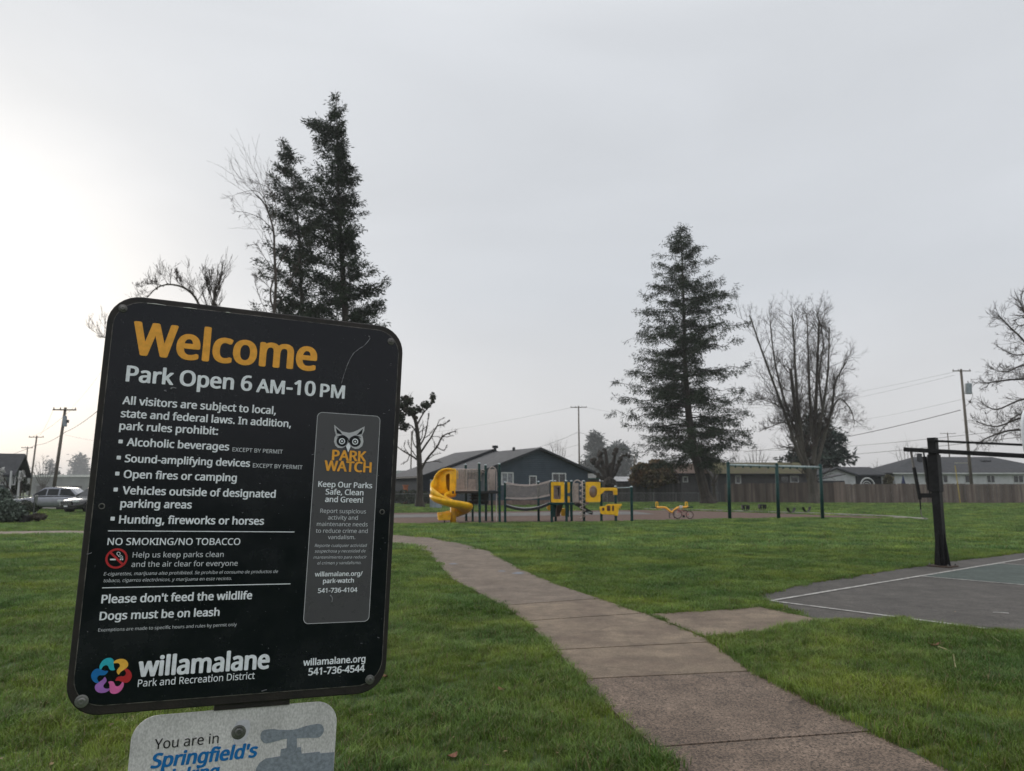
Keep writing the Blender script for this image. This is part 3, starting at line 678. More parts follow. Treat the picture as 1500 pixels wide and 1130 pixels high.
for u, v in ((149, 741.7), (559.7, 750)):
    x, y = w2(u, v, OFF); b = MB(); b.ring([S(x+.0045*math.cos(a), y+.0045*math.sin(a), OFF+.0008) for a in [i*PI/9 for i in range(18)]], [S(x+.003*math.cos(a), y+.003*math.sin(a), OFF+.0008) for a in [i*PI/9 for i in range(18)]], -en*.001); b.build('rivet', M_screw, pan)
# --- lower plate
M_silver = bpy.data.materials.new('silver_reflective_sheet'); M_silver.use_nodes = True
def silver():
    t = M_silver.node_tree; b = t.nodes['Principled BSDF']; b.inputs['Roughness'].default_value = .5; b.inputs['Metallic'].default_value = .0
    tcn = t.nodes.new('ShaderNodeTexCoord'); mpn = t.nodes.new('ShaderNodeMapping'); mpn.inputs['Scale'].default_value = (1, 1, .6); t.links.new(tcn.outputs['Object'], mpn.inputs[0])
    n = t.nodes.new('ShaderNodeTexNoise'); n.inputs['Scale'].default_value = 420; n.inputs['Detail'].default_value = 3; t.links.new(mpn.outputs[0], n.inputs['Vector'])
    r = t.nodes.new('ShaderNodeValToRGB'); t.links.new(n.outputs[0], r.inputs[0]); el = r.color_ramp.elements
    el[0].position = .3; el[0].color = (.50, .49, .485, 1); el[1].position = .72; el[1].color = (.80, .78, .78, 1)
    n2 = t.nodes.new('ShaderNodeTexNoise'); n2.inputs['Scale'].default_value = 14; n2.inputs['Detail'].default_value = 7; t.links.new(tcn.outputs['Object'], n2.inputs['Vector'])
    m2 = t.nodes.new('ShaderNodeMapRange'); m2.inputs[1].default_value = .3; m2.inputs[2].default_value = .7; m2.inputs[3].default_value = .85; m2.inputs[4].default_value = 1.1; t.links.new(n2.outputs[0], m2.inputs[0])
    hs = t.nodes.new('ShaderNodeHueSaturation'); t.links.new(r.outputs[0], hs.inputs['Color']); t.links.new(m2.outputs[0], hs.inputs['Value'])
    t.links.new(hs.outputs[0], b.inputs['Base Color'])
silver()
LO = -.006
lx0, ly0 = w2(190, 1100, LO); lx1 = w2(493, 1062, LO)[0]; lt = (w2(260, 1044, LO)[1]+w2(450, 1031, LO)[1])/2
low = plate('silver_plate', lx0, lt, lx1, lt+.30, .034, LO, .002, M_silver, sg, .0006)
lettering('You are in', 225.9, 1095.7, 319.7, 1090.8, M_black, low, off=LO+.0004, bold=.004, hs=1.05, res=5)
lettering("Springfield's", 220.5, 1122.8, 376.3, 1111, M_blue, low, off=LO+.0004, bold=.038, shear=.16, hs=1.05, res=5)
lettering("drinking", 222, 1147, 320, 1139, M_blue, low, off=LO+.0004, bold=.038, shear=.16, res=4)
c8 = lambda x, y: (180+x/4.6875, 1030+y/4.6875)
M_tap = material('faded_grey_print', (.22, .25, .29), .6, scale=200, var=.15)
poly_print('tap_emblem', cpoly([(945, 235), (950, 205), (975, 185), (1030, 180), (1090, 185), (1180, 182), (1260, 158), (1330, 145), (1365, 150), (1380, 180), (1370, 215), (1340, 238), (1270, 240), (1200, 243), (1120, 246), (1050, 264), (985, 278), (955, 262)], 4), M_tap, low, LO+.0004, c8)
poly_print('tap_emblem', [(1128, 236), (1194, 232), (1196, 306), (1222, 302), (1228, 348), (1350, 335), (1358, 346), (1452, 338), (1440, 620), (1200, 640), (900, 640), (905, 520), (915, 450), (940, 410), (980, 382), (1080, 366), (1086, 318), (1124, 310)], M_tap, low, LO+.0007, c8)
screw(349.6, 1072.7, .0105, low, M_steel, LO)
x, y = w2(352.5, 1075.5, LO+.0006); b = MB(); b.prism([S(p.x, p.y, LO+.0006) for p in smooth_line([(x-.006, y-.018, 0), (x+.010, y-.019, 0), (x+.0125, y-.004, 0), (x+.006, y+.012, 0), (x-.001, y+.0165, 0), (x-.009, y+.010, 0), (x-.011, y-.006, 0)], 4, True)], -en*.0003); b.build('torn_label', flat('label_white', (.55, .55, .6)), low)
# --- post behind: square perforated steel tube
pc = S(*w2(345, 1000), -.012); pcx = S(w2(345, 1040)[0], .3, 0)
hx = Vector((ex.x, ex.y, 0)).normalized(); hy = Vector((-hx.y, hx.x, 0)); fwd = -Vector((en.x, en.y, 0)).normalized()
b = MB(); pb = Vector((pcx.x, pcx.y, 0)) + fwd*.045; pt_ = S(.23, .04).z; b.box(pb+Vector((0, 0, pt_/2-.05)), (.05, .05, pt_+.1), (hx, hy, Vector((0, 0, 1)))); post = b.build('post', M_steel, sg, bevel=.004)
for zz in (.45, .55, .65):
    b = MB(); q = Vector((pb.x, pb.y, zz))-fwd*.0255; b.cyl(q, q-fwd*.004, .011, 10); b.build('post_hole', M_dk, post)
b = MB(); q = S(w2(370, 1040)[0], SH+.001, -.010); b.box(q, (.11, .014, .012), (ex, ey, en)); b.build('bracket', M_back, sg)

# ================================================================== BASKETBALL HOOP
M_hoop = material('black_steel', (.008, .008, .009), .5, scale=12, var=.4, bump=.0006, bscale=60, spec=.25)
M_hoopw = material('white_backboard', (.75, .77, .80), .35, scale=6, var=.04)
M_spring = material('grey_spring', (.16, .15, .145), .5, scale=20, metal=.4)
hb = G(1381, 831); HY = hb.y
hp = root('basketball_hoop', (hb.x, hb.y, .01), 'black height adjustable basketball hoop on a square post at the court edge', 'basketball hoop')
av = Vector((dB.x, dB.y, 0)); sv = Vector((dA.x, dA.y, 0)); up = Vector((0, 0, 1))     # av: over the court
hb = Vector((hb.x, hb.y, .01))
ztop = P(750, 643, HY).z
b = MB(); b.box(hb+up*(ztop/2+.01), (.155, .155, ztop), (av, sv, up)); hpost = b.build('pole', M_hoop, hp, bevel=.006)
b = MB(); b.box(hb+up*.012, (.42, .42, .024), (av, sv, up)); bp_ = b.build('base_plate', material('rusty_plate', (.05, .03, .02), .8, var=.3), hp)
for i in (-1, 1):
    for j in (-1, 1):
        b = MB(); b.cyl(hb+av*.17*i+sv*.17*j+up*.024, hb+av*.17*i+sv*.17*j+up*.06, .016, 8); b.build('anchor_bolt', M_steel, bp_)
for d in (av, -av, sv, -sv):
    b = MB(); n_ = d.cross(up)*.008
    b.prism([hb+d*.078+up*.024-n_, hb+d*.15+up*.024-n_, hb+d*.078+up*.75-n_], n_*2); b.build('gusset', M_hoop, hp)
zc = P(750, 700, HY).z
b = MB(); b.box(hb+up*(zc+.08), (.19, .19, .74), (av, sv, up)); b.build('sleeve', M_hoop, hp, bevel=.006)
# arms: the pivots sit on the post, the arms run slightly downhill over the court
za = P(750, 661, HY).z; zb_ = P(750, 649, HY).z; drop = -.10
def arm(z, a0, a1, s, w, h, name):
    d = (av + up*drop).normalized(); p0 = hb+up*z+av*0+d*a0+sv*s; p1 = hb+up*z+d*a1+sv*s
    b = MB(); b.box((p0+p1)/2, ((p1-p0).length, w, h), (d, sv, d.cross(sv))); b.build(name, M_hoop, hp, bevel=.004); return p0, p1
REACH = 1.74
for s_ in (-.115, .115):
    l0, l1 = arm(za-.01, -.52, REACH, s_, .04, .085, 'lower_arm')
    arm(zb_+.03, -.06, REACH, s_*.8, .03, .04, 'upper_arm')
b = MB(); d_ = (av+up*drop).normalized(); b.box(hb+up*(za-.01)+d_*-.50, (.05, .27, .085), (d_, sv, d_.cross(sv))); b.build('rear_yoke', M_hoop, hp)
# strut (gas spring) and telescoping rod behind the post
q0 = hb+up*(za-.01)+d_*-.44; q1 = hb+up*(za-.98)-av*.33
b = MB(); m0 = q0.lerp(q1, .36); b.cyl(q0, m0, .024, 10); rod = b.build('adjusting_rod', M_spring, hp)
b = MB(); b.cyl(m0, q0.lerp(q1, 1.0), .036, 10); b.cyl(q1, q1-up*.20, .014, 8); b.build('rod_housing', M_hoop, hp)
b = MB(); b.tube([q1-up*.18, q1-up*.30, q1-up*.36-av*-.03, q1-up*.37+av*.08], .010, 6); b.build('crank_hook', M_spring, hp)
r0 = hb+up*(za-.05)+d_*-.19; r1 = hb+up*(za-.88)-av*.13
b = MB(); b.cyl(r0, r0.lerp(r1, .12), .016, 8); b.cyl(r0.lerp(r1, .1), r0.lerp(r1, .9), .042, 12); b.cyl(r0.lerp(r1, .88), r1, .016, 8); b.build('gas_spring', M_hoop, hp)
b = MB(); b.box(hb+up*(za-.90)-av*.2, (.30, .06, .09), (av, sv, up)); b.build('lower_bracket', M_hoop, hp)
# backboard, rim and net over the court
bc = hb+up*(za+.02)+d_*(REACH+.02); 
fan = [(-.53, -.05), (-.66, .08), (-.69, .30), (-.66, .55), (-.52, .75), (-.25, .86), (0, .89), (.25, .86), (.52, .75), (.66, .55), (.69, .30), (.66, .08), (.53, -.05), (.3, -.10), (-.3, -.10)]
b = MB(); b.prism([bc+sv*p.x+up*p.y for p in smooth_line([(x, y, 0) for x, y in fan], 4, True)], av*.045); bb_ = b.build('backboard', M_hoopw, hp, bevel=.008)
rc = bc+av*(.045+.15+.225)+up*.14
b = MB(); b.tube([rc+(av*math.cos(w)+sv*math.sin(w))*.225 for w in [i*PI/12 for i in range(24)]], .009, 6, closed=True); b.box(rc-av*.29, (.14, .12, .02), (av, sv, up)); b.build('rim', material('orange_rim', (.5, .10, .02), .5), hp)
b = MB()
for i in range(12):
    for sgn in (-1, 1):
        pts = []
        for k in range(7):
            w = (i+sgn*k*.5)*PI/6; rr_ = .225-.10*min(1, k/5); pts.append(rc+(av*math.cos(w)+sv*math.sin(w))*rr_-up*.065*k)
        b.tube(pts, .003, 4)
b.build('net', M_hoopw, hp)

# ================================================================== SWING SET
M_green_st = material('dark_green_steel', (.006, .040, .038), .5, scale=6, var=.2, spec=.2)
M_galv = material('pale_beam', (.30, .36, .37), .45, scale=8, metal=.3, var=.15)
SY = 38.3
sw = root('swing_set', (gx(1137, SY), SY, .012), 'dark green two bay swing frame at the edge of the bark bed', 'swing set')
tops = []
for (ut, vt, ub) in ((1066.5, 679, 1069), (1137.5, 681, 1140.5), (1201.5, 682.5, 1205)):
    y = SY + (ut-1066)/135*.6; a = P(ut, vt, y); g = Vector((P(ub, 760, y).x, y, 0)); b = MB(); b.tube([g-Vector((0, 0, .1)), a], .088, 12); b.sphere(a, .094, 10); b.build('post', M_green_st, sw, smooth=True); tops.append(a)
for a, c in zip(tops, tops[1:]):
    b = MB(); b.cyl(a-Vector((0, 0, .09)), c-Vector((0, 0, .09)), .07, 12); bm = b.build('top_beam', M_galv, sw, smooth=True)
    for t in (.14, .30, .46, .64, .82):
        q = a.lerp(c, t)-Vector((0, 0, .15)); b = MB(); b.box(q, (.06, .13, .13)); b.build('hanger', M_green_st, bm)
M_rub = material('black_rubber', (.012, .012, .013), .6, scale=15); M_chain = material('chain', (.16, .16, .15), .5, metal=.6)
def chain(b, p, q):
    n = int((q-p).length/.06)
    for i in range(n): c0_ = p.lerp(q, i/n); c1_ = p.lerp(q, (i+.8)/n); b.cyl(c0_, c1_, .0045, 4)
def bucket(u, v, y, label, dirx):
    zb = P(u, v, y).z; x = P(u, v, y).x; r = root('bucket_swing', (x, y, zb), label, 'swing', 'swings hanging from the green frame')
    c = Vector((x, y, zb)); b = MB(); W_ = .17
    # bucket: wall with leg openings
    ring = [(-.17, .12), (-.18, -.02), (-.13, -.12), (-.05, -.17), (.05, -.17), (.13, -.12), (.18, -.02), (.17, .12)]
    for sy in (-1, 1):
        b.prism([c+Vector((px, sy*.13, pz)) for px, pz in [(-.17, .13), (-.16, -.05), (-.09, -.15), (-.06, -.02), (-.085, .05), (0, .10), (.085, .05), (.06, -.02), (.09, -.15), (.16, -.05), (.17, .13)]], Vector((0, .02*sy, 0)))
    b.box(c+Vector((0, 0, -.15)), (.2, .27, .025)); b.box(c+Vector((-.17, 0, .04)), (.025, .27, .18)); b.box(c+Vector((.17, 0, .04)), (.025, .27, .18))
    b.build('seat', M_rub, r, bevel=.008)
    b = MB(); zt = 2.55
    for sx in (-.17, .17):
        b = MB(); chain(b, c+Vector((sx, 0, .12)), Vector((x+sx*1.6, y, P(1100, 686, y).z-.05))); b.build('chain', M_chain, r)
bucket(1092, 744, SY+.05, 'bucket swing nearest the end post beside the conifer', 1); bucket(1116.5, 743, SY+.1, 'bucket swing nearer the middle green post', 1)
def belt(u, v, y, label):
    p = P(u, v, y); r = root('belt_swing', tuple(p), label, 'swing', 'swings hanging from the green frame')
    b = MB(); pts = [(-.27, .14), (-.22, .03), (-.12, -.07), (0, -.10), (.12, -.07), (.22, .03), (.27, .14)]
    d = Vector((.85, .5, 0)).normalized(); n_ = Vector((-.5, .85, 0)).normalized()
    vs = []
    sp_ = smooth_line([(a, 0, c) for a, c in pts], 3)
    for q in sp_:
        for o_, dz in ((-.08, 0), (.08, 0), (.08, -.012), (-.08, -.012)): vs.append(p+d*q.x+n_*o_+Vector((0, 0, q.z+dz)))
    m = len(sp_); fs = [(i*4+k, i*4+(k+1) % 4, (i+1)*4+(k+1) % 4, (i+1)*4+k) for i in range(m-1) for k in range(4)]+[(0, 3, 2, 1), tuple((m-1)*4+k for k in range(4))]
    b.add(vs, fs); b.build('seat', M_rub, r)
    for s_ in (-1, 1): b = MB(); chain(b, p+d*.27*s_+Vector((0, 0, .14)), Vector((p.x+.26*s_, p.y, P(1170, 688, y).z))); b.build('chain', M_chain, r)
belt(1159, 748, SY+.3, 'belt swing nearer the middle green post'); belt(1181.5, 747, SY+.4, 'belt swing nearest the end post by the pale gate')

# ================================================================== PLAY STRUCTURE
M_yel = material('yellow_plastic', (.92, .50, .010), .32, scale=5, var=.10, spec=.5); M_yel2 = material('yellow_plastic_faded', (.80, .42, .02), .4, scale=4, var=.15)
M_tan = material('tan_coated_steel', (.42, .35, .325), .5, scale=8, var=.12); M_deck = material('black_deck', (.012, .012, .013), .6, scale=15, var=.2)
M_cap = material('post_cap', (.42, .50, .52), .4, var=.1); M_brn = material('brown_plastic', (.10, .035, .018), .45, var=.15); M_grp = material('grey_play_panel', (.10, .115, .12), .5)
PY = 35.2
ps = root('play_structure', (gx(760, PY), PY, .012), 'playground climbing frame with yellow spiral slide, sagging bridge and yellow panels', 'play structure')
def post_(ut, vt, ub, dy=0.0, r=.062, cap=True, bottom=None):
    y = PY+dy; a = P(ut, vt, y); g = Vector((P(ub, 760, y).x, y, -.05)); b = MB(); b.cyl(g, a, r, 12); o = b.build('post', M_green_st, ps, smooth=False)
    if cap: b = MB(); b.sphere(a, r*1.12, 10, (1, 1, .6)); b.build('post_cap', M_cap, o, smooth=True)
    return a
post_(682, 681, 683, 1.6); post_(701.8, 679, 702.8, -.1); post_(711.2, 681.5, 712, 1.7); post_(731.3, 680, 732, 0)
post_(692, 722, 692.5, .9, .055, False); post_(720.3, 722, 721, 1.2, .055, False)
post_(739.8, 707, 740, .2); post_(788.5, 706, 789, 1.3)
post_(807.5, 705, 808.3, .2); post_(813, 705, 814, 1.5); post_(829.3, 705, 829.8, .2); post_(836.8, 705, 837.3, 1.5)
post_(855, 705, 855.5, 1.4); post_(880.5, 708, 881, .2, cap=False); post_(901.5, 713, 902, .2); post_(924.8, 713.5, 925.6, -.1, .066)
def q(u, v, dy=0.0): return P(u, v, PY+dy)
def rod(name, pts, r, mat=None, n=8, par=None):
    b = MB(); b.tube(pts, r, n); return b.build(name, mat or M_tan, par or ps, smooth=True)
# tower deck
b = MB(); c = (q(664, 721)+q(732, 721))/2; b.box(Vector((c.x, PY+.85, q(700, 721.5).z)), (q(732, 721).x-q(664, 721).x+.1, 1.75, .12)); b.build('deck', M_deck, ps)
b = MB(); c = (q(690, 728)+q(712, 728))/2
zt = q(700, 727).z
b.box(Vector((c.x, PY+1.2, zt-.07)), (.85, .05, .42)); b.build('crawl_panel', M_grp, ps)
for k in range(3):
    b = MB(); b.box(Vector((q(697, 730).x-.05+k*.05, PY+.5-k*.05, zt+.02-k*.14)), (.62, .3, .035)); b.build('step', M_deck, ps)
b = MB(); b.box(Vector((q(700, 738).x, PY+.9, q(700, 736.5).z)), (.95, .8, .16)); b.build('lower_deck', M_deck, ps)
# guard rail with bars
def railing(u0, u1, vt, vb, n, dy=0.0, extra=None):
    b = MB(); a0, a1, b0, b1 = q(u0, vt, dy), q(u1, vt, dy), q(u0, vb, dy), q(u1, vb, dy)
    for s_, e_ in ((a0, a1), (b0, b1)): b.cyl(s_, e_, .024, 8)
    b.cyl(a0, b0, .024, 8); b.cyl(a1, b1, .024, 8)
    o = b.build('guard_rail', M_tan, ps)
    for i in range(1, n):
        t = i/n; b = MB(); b.cyl(a0.lerp(a1, t), b0.lerp(b1, t), .015, 6); b.build('bar', M_tan, o)
    return o
r1_ = railing(667, 682.5, 688, 719, 7); railing(683, 700.5, 688, 719, 8)
railing(667, 682, 687.5, 719, 6, 1.7)
for (u0, u1, v0, v1) in ((669, 680, 702, 718), (686, 697, 702, 718)):
    b = MB(); b.box((q(u0, (v0+v1)/2, .05)+q(u1, (v0+v1)/2, .05))/2, (q(u1, 700).x-q(u0, 700).x, .025, q(700, v0).z-q(700, v1).z)); b.build('activity_panel', M_tan, ps)
rod('grab_loop', [q(704, 705), q(703.6, 694), q(705, 689), q(708, 688), q(710, 690)], .022); rod('grab_loop', [q(709.5, 693, .5), q(706.5, 691, .5), q(705, 696, .5)], .018)
# arch climber on the right of the tower
for dy in (0, .55):
    rod('arch_climber', smooth_line([q(715.5, 720, dy), q(715, 700, dy), q(716, 689, dy), q(720, 684.5, dy), q(724, 685.5, dy), q(727, 690, dy), q(727.5, 705, dy), q(727.3, 735, dy), q(727.2, 766, dy-.25)], 5), .024)
for k in range(11): rod('rung', [q(727.3, 720+4*k, -.02), q(727.3, 720+4*k, .5)], .013)
for k in range(3): rod('bar', [q(718+3*k, 687, .02), q(718+3*k, 719, .02)], .012)
b = MB(); b.box((q(716, 703, .3)+q(726, 703, .3))/2, (.3, .02, 1.0)); b.build('arch_panel', M_tan, ps)
for v in (707, 713, 720, 728): rod('rung', [q(728, v), q(731, v)], .012)
# bridge
def sag(u0, v0, u1, v1, s_, dy, n=14): return [q(u0+(u1-u0)*i/n, v0+(v1-v0)*i/n + s_*4*(i/n)*(1-i/n), dy) for i in range(n+1)]
for dy in (0.15, 1.35):
    k_ = 0 if dy < 1 else -1.5
    top = sag(740.5, 708+k_, 805.5, 706+k_, 5.2, dy, 40); bot = sag(740.5, 730+k_, 805.5, 726+k_, 3.3, dy, 40)
    rod('bridge_rail', top, .022); o = rod('bridge_rail', bot, .020)
    for i in range(1, 40): b = MB(); b.cyl(top[i], bot[i], .011, 5); b.build('bar', M_tan, o)
M_plk = material('bridge_plank', (.30, .30, .31), .35, scale=9, metal=.2, var=.15)
n = 18; d0 = sag(740.5, 739.5, 806, 736.5, 7.5, .2, n); d1_ = sag(740.5, 739.5, 806, 736.5, 7.5, 1.3, n)
for i in range(n):
    a, c, e_, f_ = d0[i], d0[i+1], d1_[i+1], d1_[i]; a = Vector(a); w = (Vector(c)-a)*.92; a2 = a+w; f2 = Vector((f_.x, f_.y, a.z)); e2 = Vector((e_.x, e_.y, a2.z))
    b = MB(); b.prism([a, a2, e2, f2], Vector((0, 0, .03))); b.build('bridge_plank', M_plk, ps)
for dy in (.18, 1.32):
    pts = [p-Vector((0, 0, .02)) for p in sag(740.5, 740, 806, 737, 7.6, dy, n)]; b = MB()
    for a, c in zip(pts, pts[1:]): d_2 = (c-a); l_ = d_2.length; d_2.normalize(); b.box((a+c)/2, (l_+.01, .05, .12), (d_2, Vector((0, 1, 0)), d_2.cross(Vector((0, 1, 0)))))
    b.build('bridge_stringer', M_deck, ps)
# second deck
b = MB(); c = (q(807, 738)+q(838, 738))/2; b.box(Vector((c.x, PY+.85, q(820, 738.2).z)), (1.25, 1.5, .10)); b.build('deck', M_green_st, ps)
def framed_panel(u0, v0, u1, v1, hole, dy, th=.06):
    o_ = rrect(u0, v0, u1, v1, 2.0, 6); m = len(o_)
    if hole[0] == 'rect': i_ = rrect(hole[1], hole[2], hole[3], hole[4], .8, 6)
    else:
        o_ = [(a[0]+(c_[0]-a[0])*t_/6, a[1]+(c_[1]-a[1])*t_/6) for a, c_ in zip(o_, o_[1:]+o_[:1]) for t_ in range(6 if abs(a[0]-c_[0])+abs(a[1]-c_[1]) > 5 else 1)]
        cxh, cyh, rx, ry = hole[1:]; i_ = []
        for x, y in o_: w = math.atan2((y-cyh)/(v1-v0), (x-cxh)/(u1-u0)); i_.append((cxh+rx*math.cos(w), cyh+ry*math.sin(w)))
    b = MB(); b.ring([q(x, y, dy) for x, y in o_], [q(x, y, dy) for x, y in i_], Vector((0, th, 0))); return b.build('yellow_panel', M_yel, ps)
p1_ = framed_panel(807.3, 706.3, 826.6, 736.3, ('rect', 811, 711.5, 821.5, 731.5), .08)
b = MB(); b.box((q(811, 721.5, .13)+q(821.5, 721.5, .13))/2, (.33, .02, .64)); b.build('window_grille', M_brn, p1_)
for k in range(5): b = MB(); b.cyl(q(812.2+2*k, 712, .10), q(812.2+2*k, 731, .10), .012, 5); b.build('grille_bar', M_tan, p1_)
b = MB(); b.box(q(818, 720, .09), (.05, .03, .4)); b.box(q(818, 716, .09), (.14, .03, .05)); b.build('dial', M_deck, p1_)
b = MB(); b.prism([q(x, y, .25) for x, y in rrect(831, 706.5, 834.8, 722.5, 1.6, 5)], Vector((0, .06, 0))); b.build('narrow_panel', M_yel, ps)
b = MB(); b.prism([q(x, y, .25) for x, y in rrect(831, 727, 834.8, 737, 1.6, 5)], Vector((0, .06, 0))); b.build('narrow_panel', M_yel2, ps)
# small slides and boxes behind second deck
b = MB(); b.prism([q(x, y, 1.2) for x, y in ((817, 738), (825, 738), (823, 746), (819.5, 757), (814.5, 757), (815, 746))], Vector((0, .3, 0))); b.build('brown_climber', M_brn, ps)
b = MB(); b.prism([q(x, y, 1.9) for x, y in rrect(801.5, 737.5, 808, 747.5, 3, 5)], Vector((0, .5, 0))); b.build('rear_tunnel', M_yel2, ps)
b = MB(); b.prism([q(x, y, 1.9) for x, y in rrect(822, 745, 829, 756, 2, 5)], Vector((0, .5, 0))); b.build('rear_slide', M_yel, ps)
for u0, u1 in ((808, 813), (829.5, 833.5), (835, 838.5)):
    b = MB(); b.box((q(u0, 748, .3)+q(u1, 748, .3))/2, (q(u1, 748).x-q(u0, 748).x, .08, q(700, 739).z-q(700, 758).z)); b.build('support_panel', M_green_st, ps)
# tan arch and spiral climber
for dy in (.2, .7): rod('arch_rail', smooth_line([q(839.7, 738, dy), q(839.3, 715, dy), q(841, 706.5, dy), q(845.5, 703.8, dy), q(850, 706, dy), q(853, 711, dy), q(853, 738, dy)], 5), .026)
b = MB(); b.box((q(840.5, 722, .4)+q(846, 722, .4))/2+Vector((.03, 0, 0)), (.22, .02, .9)); b.build('arch_panel', M_tan, ps)
hc0, hc1 = q(853.6, 707, -.15), q(853.6, 760, -.15); hel = []
for i in range(150):
    t = i/149; w = t*2*PI*6.5; c = hc0.lerp(hc1, t); hel.append(c+Vector((math.cos(w)*.13, math.sin(w)*.13, 0)))
rod('spiral_climber', hel, .018, n=6); rod('spiral_pole', [hc0+Vector((-.02, 0, .1)), hc1], .02, M_tan)
p2_ = framed_panel(858, 706.3, 879.6, 735.8, ('oval', 869, 720.5, 5.9, 8.8), .1)
b = MB(); b.sphere(q(869, 720.5, .3), .22, 14, (.9, .35, 1.25)); b.build('bubble_window', material('bubble_window', (.22, .17, .16), .12, spec=.8), p2_, smooth=True)
# black slide on the far side
b = MB(); sl = [(842, 737.5), (848, 737.2), (858, 743.5), (864, 747.5), (868.5, 750), (868, 754), (863, 753), (852, 747.5)]
for dy in (.9, 1.45): b.prism([q(x, y, dy) for x, y in sl], Vector((0, .05, 0)))
b.prism([q(x, y+1.5, .95) for x, y in ((842, 737), (856, 744.5), (867, 751.5), (867, 752.8), (855, 746), (842, 738.6))], Vector((0, .5, 0))); b.build('low_slide', M_deck, ps)
rod('step_rail', [q(860, 751, .9), q(867.5, 751, .9)], .03, M_galv)
# yellow beam and counter
b = MB(); b.prism([q(x, y, .1) for x, y in ((879.5, 714.8), (903, 714.8), (904.5, 717), (904.5, 725.3), (899.2, 725.3), (898.5, 719.3), (886, 719.3), (881.5, 724), (879.5, 724.5))], Vector((0, .22, 0))); b.build('yellow_beam', M_yel, ps, bevel=.02)
out_ = [(878, 743.5), (880, 742), (886, 742), (889, 739.2), (893, 738.6), (911.3, 738.6), (910, 742.2), (907, 742.8), (905.2, 755.8), (901, 755.8), (900, 754.5), (882, 753.8), (879.5, 752)]
b = MB(); b.prism([q(x, y, .0) for x, y in out_], Vector((0, .08, 0))); bt = b.build('boat_panel', M_yel, ps, bevel=.015)
for (u0, v0, u1, v1) in ((882, 744, 885.5, 748.5), (889, 741, 894, 748.8), (896.5, 741, 899.5, 748.8)):
    b = MB(); b.prism([q(x, y, -.012) for x, y in rrect(u0, v0, u1, v1, 1.3, 4)], Vector((0, .03, 0))); b.build('boat_window', M_brn, bt)
b = MB(); b.box((q(880, 744, .5)+q(908, 744, .5))/2, (.9, .7, .04)); b.build('boat_bench', M_yel2, ps)
rod('chin_bar', [q(902, 715, .2), q(925, 714.3, -.1)], .02, M_cap)
# spiral slide: chute swept along a helix
sc0 = q(667, 700, .55)                       # where the slide leaves the deck
axis = Vector((q(676.5, 745).x-.35, PY-.55, 0))
ax_c = Vector((q(664, 740).x, PY-.25, 0))
def chute():
    cps = [(666, 727, .5, .0), (655, 729, .35, .0), (644, 731.5, -.1, .0), (641, 735, -.6, 0), (650, 739, -1.0, 0), (665, 743, -1.1, 0), (677, 746.5, -.8, 0), (681, 750.5, -.25, 0), (674, 755, .15, 0), (662, 758.2, .05, 0), (652, 760.5, -.1, 0), (643, 761.5, -.2, 0)]
    pts = smooth_line([q(u, v, dy) for u, v, dy, _ in cps], 7); b = MB(); n = len(pts); prof = []
    for k in range(13):
        w = PI*(1+k/12.0); prof.append((math.cos(w), math.sin(w)))
    vs = []
    for i, p in enumerate(pts):
        t = pts[min(i+1, n-1)]-pts[max(i-1, 0)]; t.normalize(); side = Vector((t.y, -t.x, 0)).normalized(); f = i/(n-1)
        left_h = .55 if f < .85 else .55-(f-.85)*2.6; rr = .33
        upv = Vector((0, 0, 1))
        for k, (cx_, sx_) in enumerate(prof):
            e_out = 1.0
            vs.append(p+side*cx_*rr*1.02+upv*(sx_*rr*.85+.28))
        # raise both rims
        a = vs[-13]; z_ = vs[-1]
    fs = []
    for i in range(n-1):
        for k in range(12): fs.append((i*13+k, (i+1)*13+k, (i+1)*13+k+1, i*13+k+1))
    b.add(vs, fs); o = b.build('slide_chute', M_yel, ps, smooth=True)
    so = o.modifiers.new('thick', 'SOLIDIFY'); so.thickness = .04; so.offset = 1
    for off_i, nm in ((0, 'slide_rim'), (12, 'slide_rim')):
        b = MB(); b.tube([vs[i*13+off_i] for i in range(n)], .035, 8); b.build(nm, M_yel, o, smooth=True)
    # outer wall rises on the upper turn
    b = MB(); w_ = []
    for i in range(0, 34):
        f = i/33; p = vs[i*13+12] if True else None; c = pts[i]; a = vs[i*13]
        outp = a if (Vector(a)-ax_c).length > (Vector(p)-ax_c).length else p
        hgt = max(0.0, (1-f)**.8)*1.0
        w_.append((Vector(outp), Vector(outp)+Vector((0, 0, hgt))))
    V_ = [x for pr in w_ for x in pr]; b.add(V_, [(2*i, 2*i+2, 2*i+3, 2*i+1) for i in range(len(w_)-1)]); o2 = b.build('slide_wall', M_yel, ps, smooth=True); so = o2.modifiers.new('thick', 'SOLIDIFY'); so.thickness = .04
chute()
# hood: front sheet with tall opening
hood_o = [(635.6, 703), (638.5, 697), (644, 690.5), (650, 687.6), (658, 687), (665, 688), (667, 691), (666.3, 724), (662, 727), (656, 725), (650, 723.6), (640, 721), (635.5, 715)]
hood_i = [(653.0, 697), (654.5, 695), (656.5, 694), (657.5, 694), (658.5, 694.3), (658.8, 696), (658.8, 699), (658.6, 715), (658.2, 719), (657.5, 719.8), (655.8, 718.5), (654, 715), (653.2, 708)]
b = MB(); b.ring([q(x, y, -.0+.35*(1-(x-635)/32)) for x, y in hood_o], [q(x, y, .05) for x, y in hood_i], Vector((0, .06, 0))); b.build('slide_hood', M_yel, ps)
b = MB(); ho = smooth_line([q(x, y, 0) for x, y in ((666, 724), (667, 691), (664, 688), (657, 687), (650, 687.8), (643.5, 691), (638, 697.5), (635.6, 704), (635.5, 712))], 5)
V_ = []
for p in ho: V_ += [p, p+Vector((.1, .95, 0))]
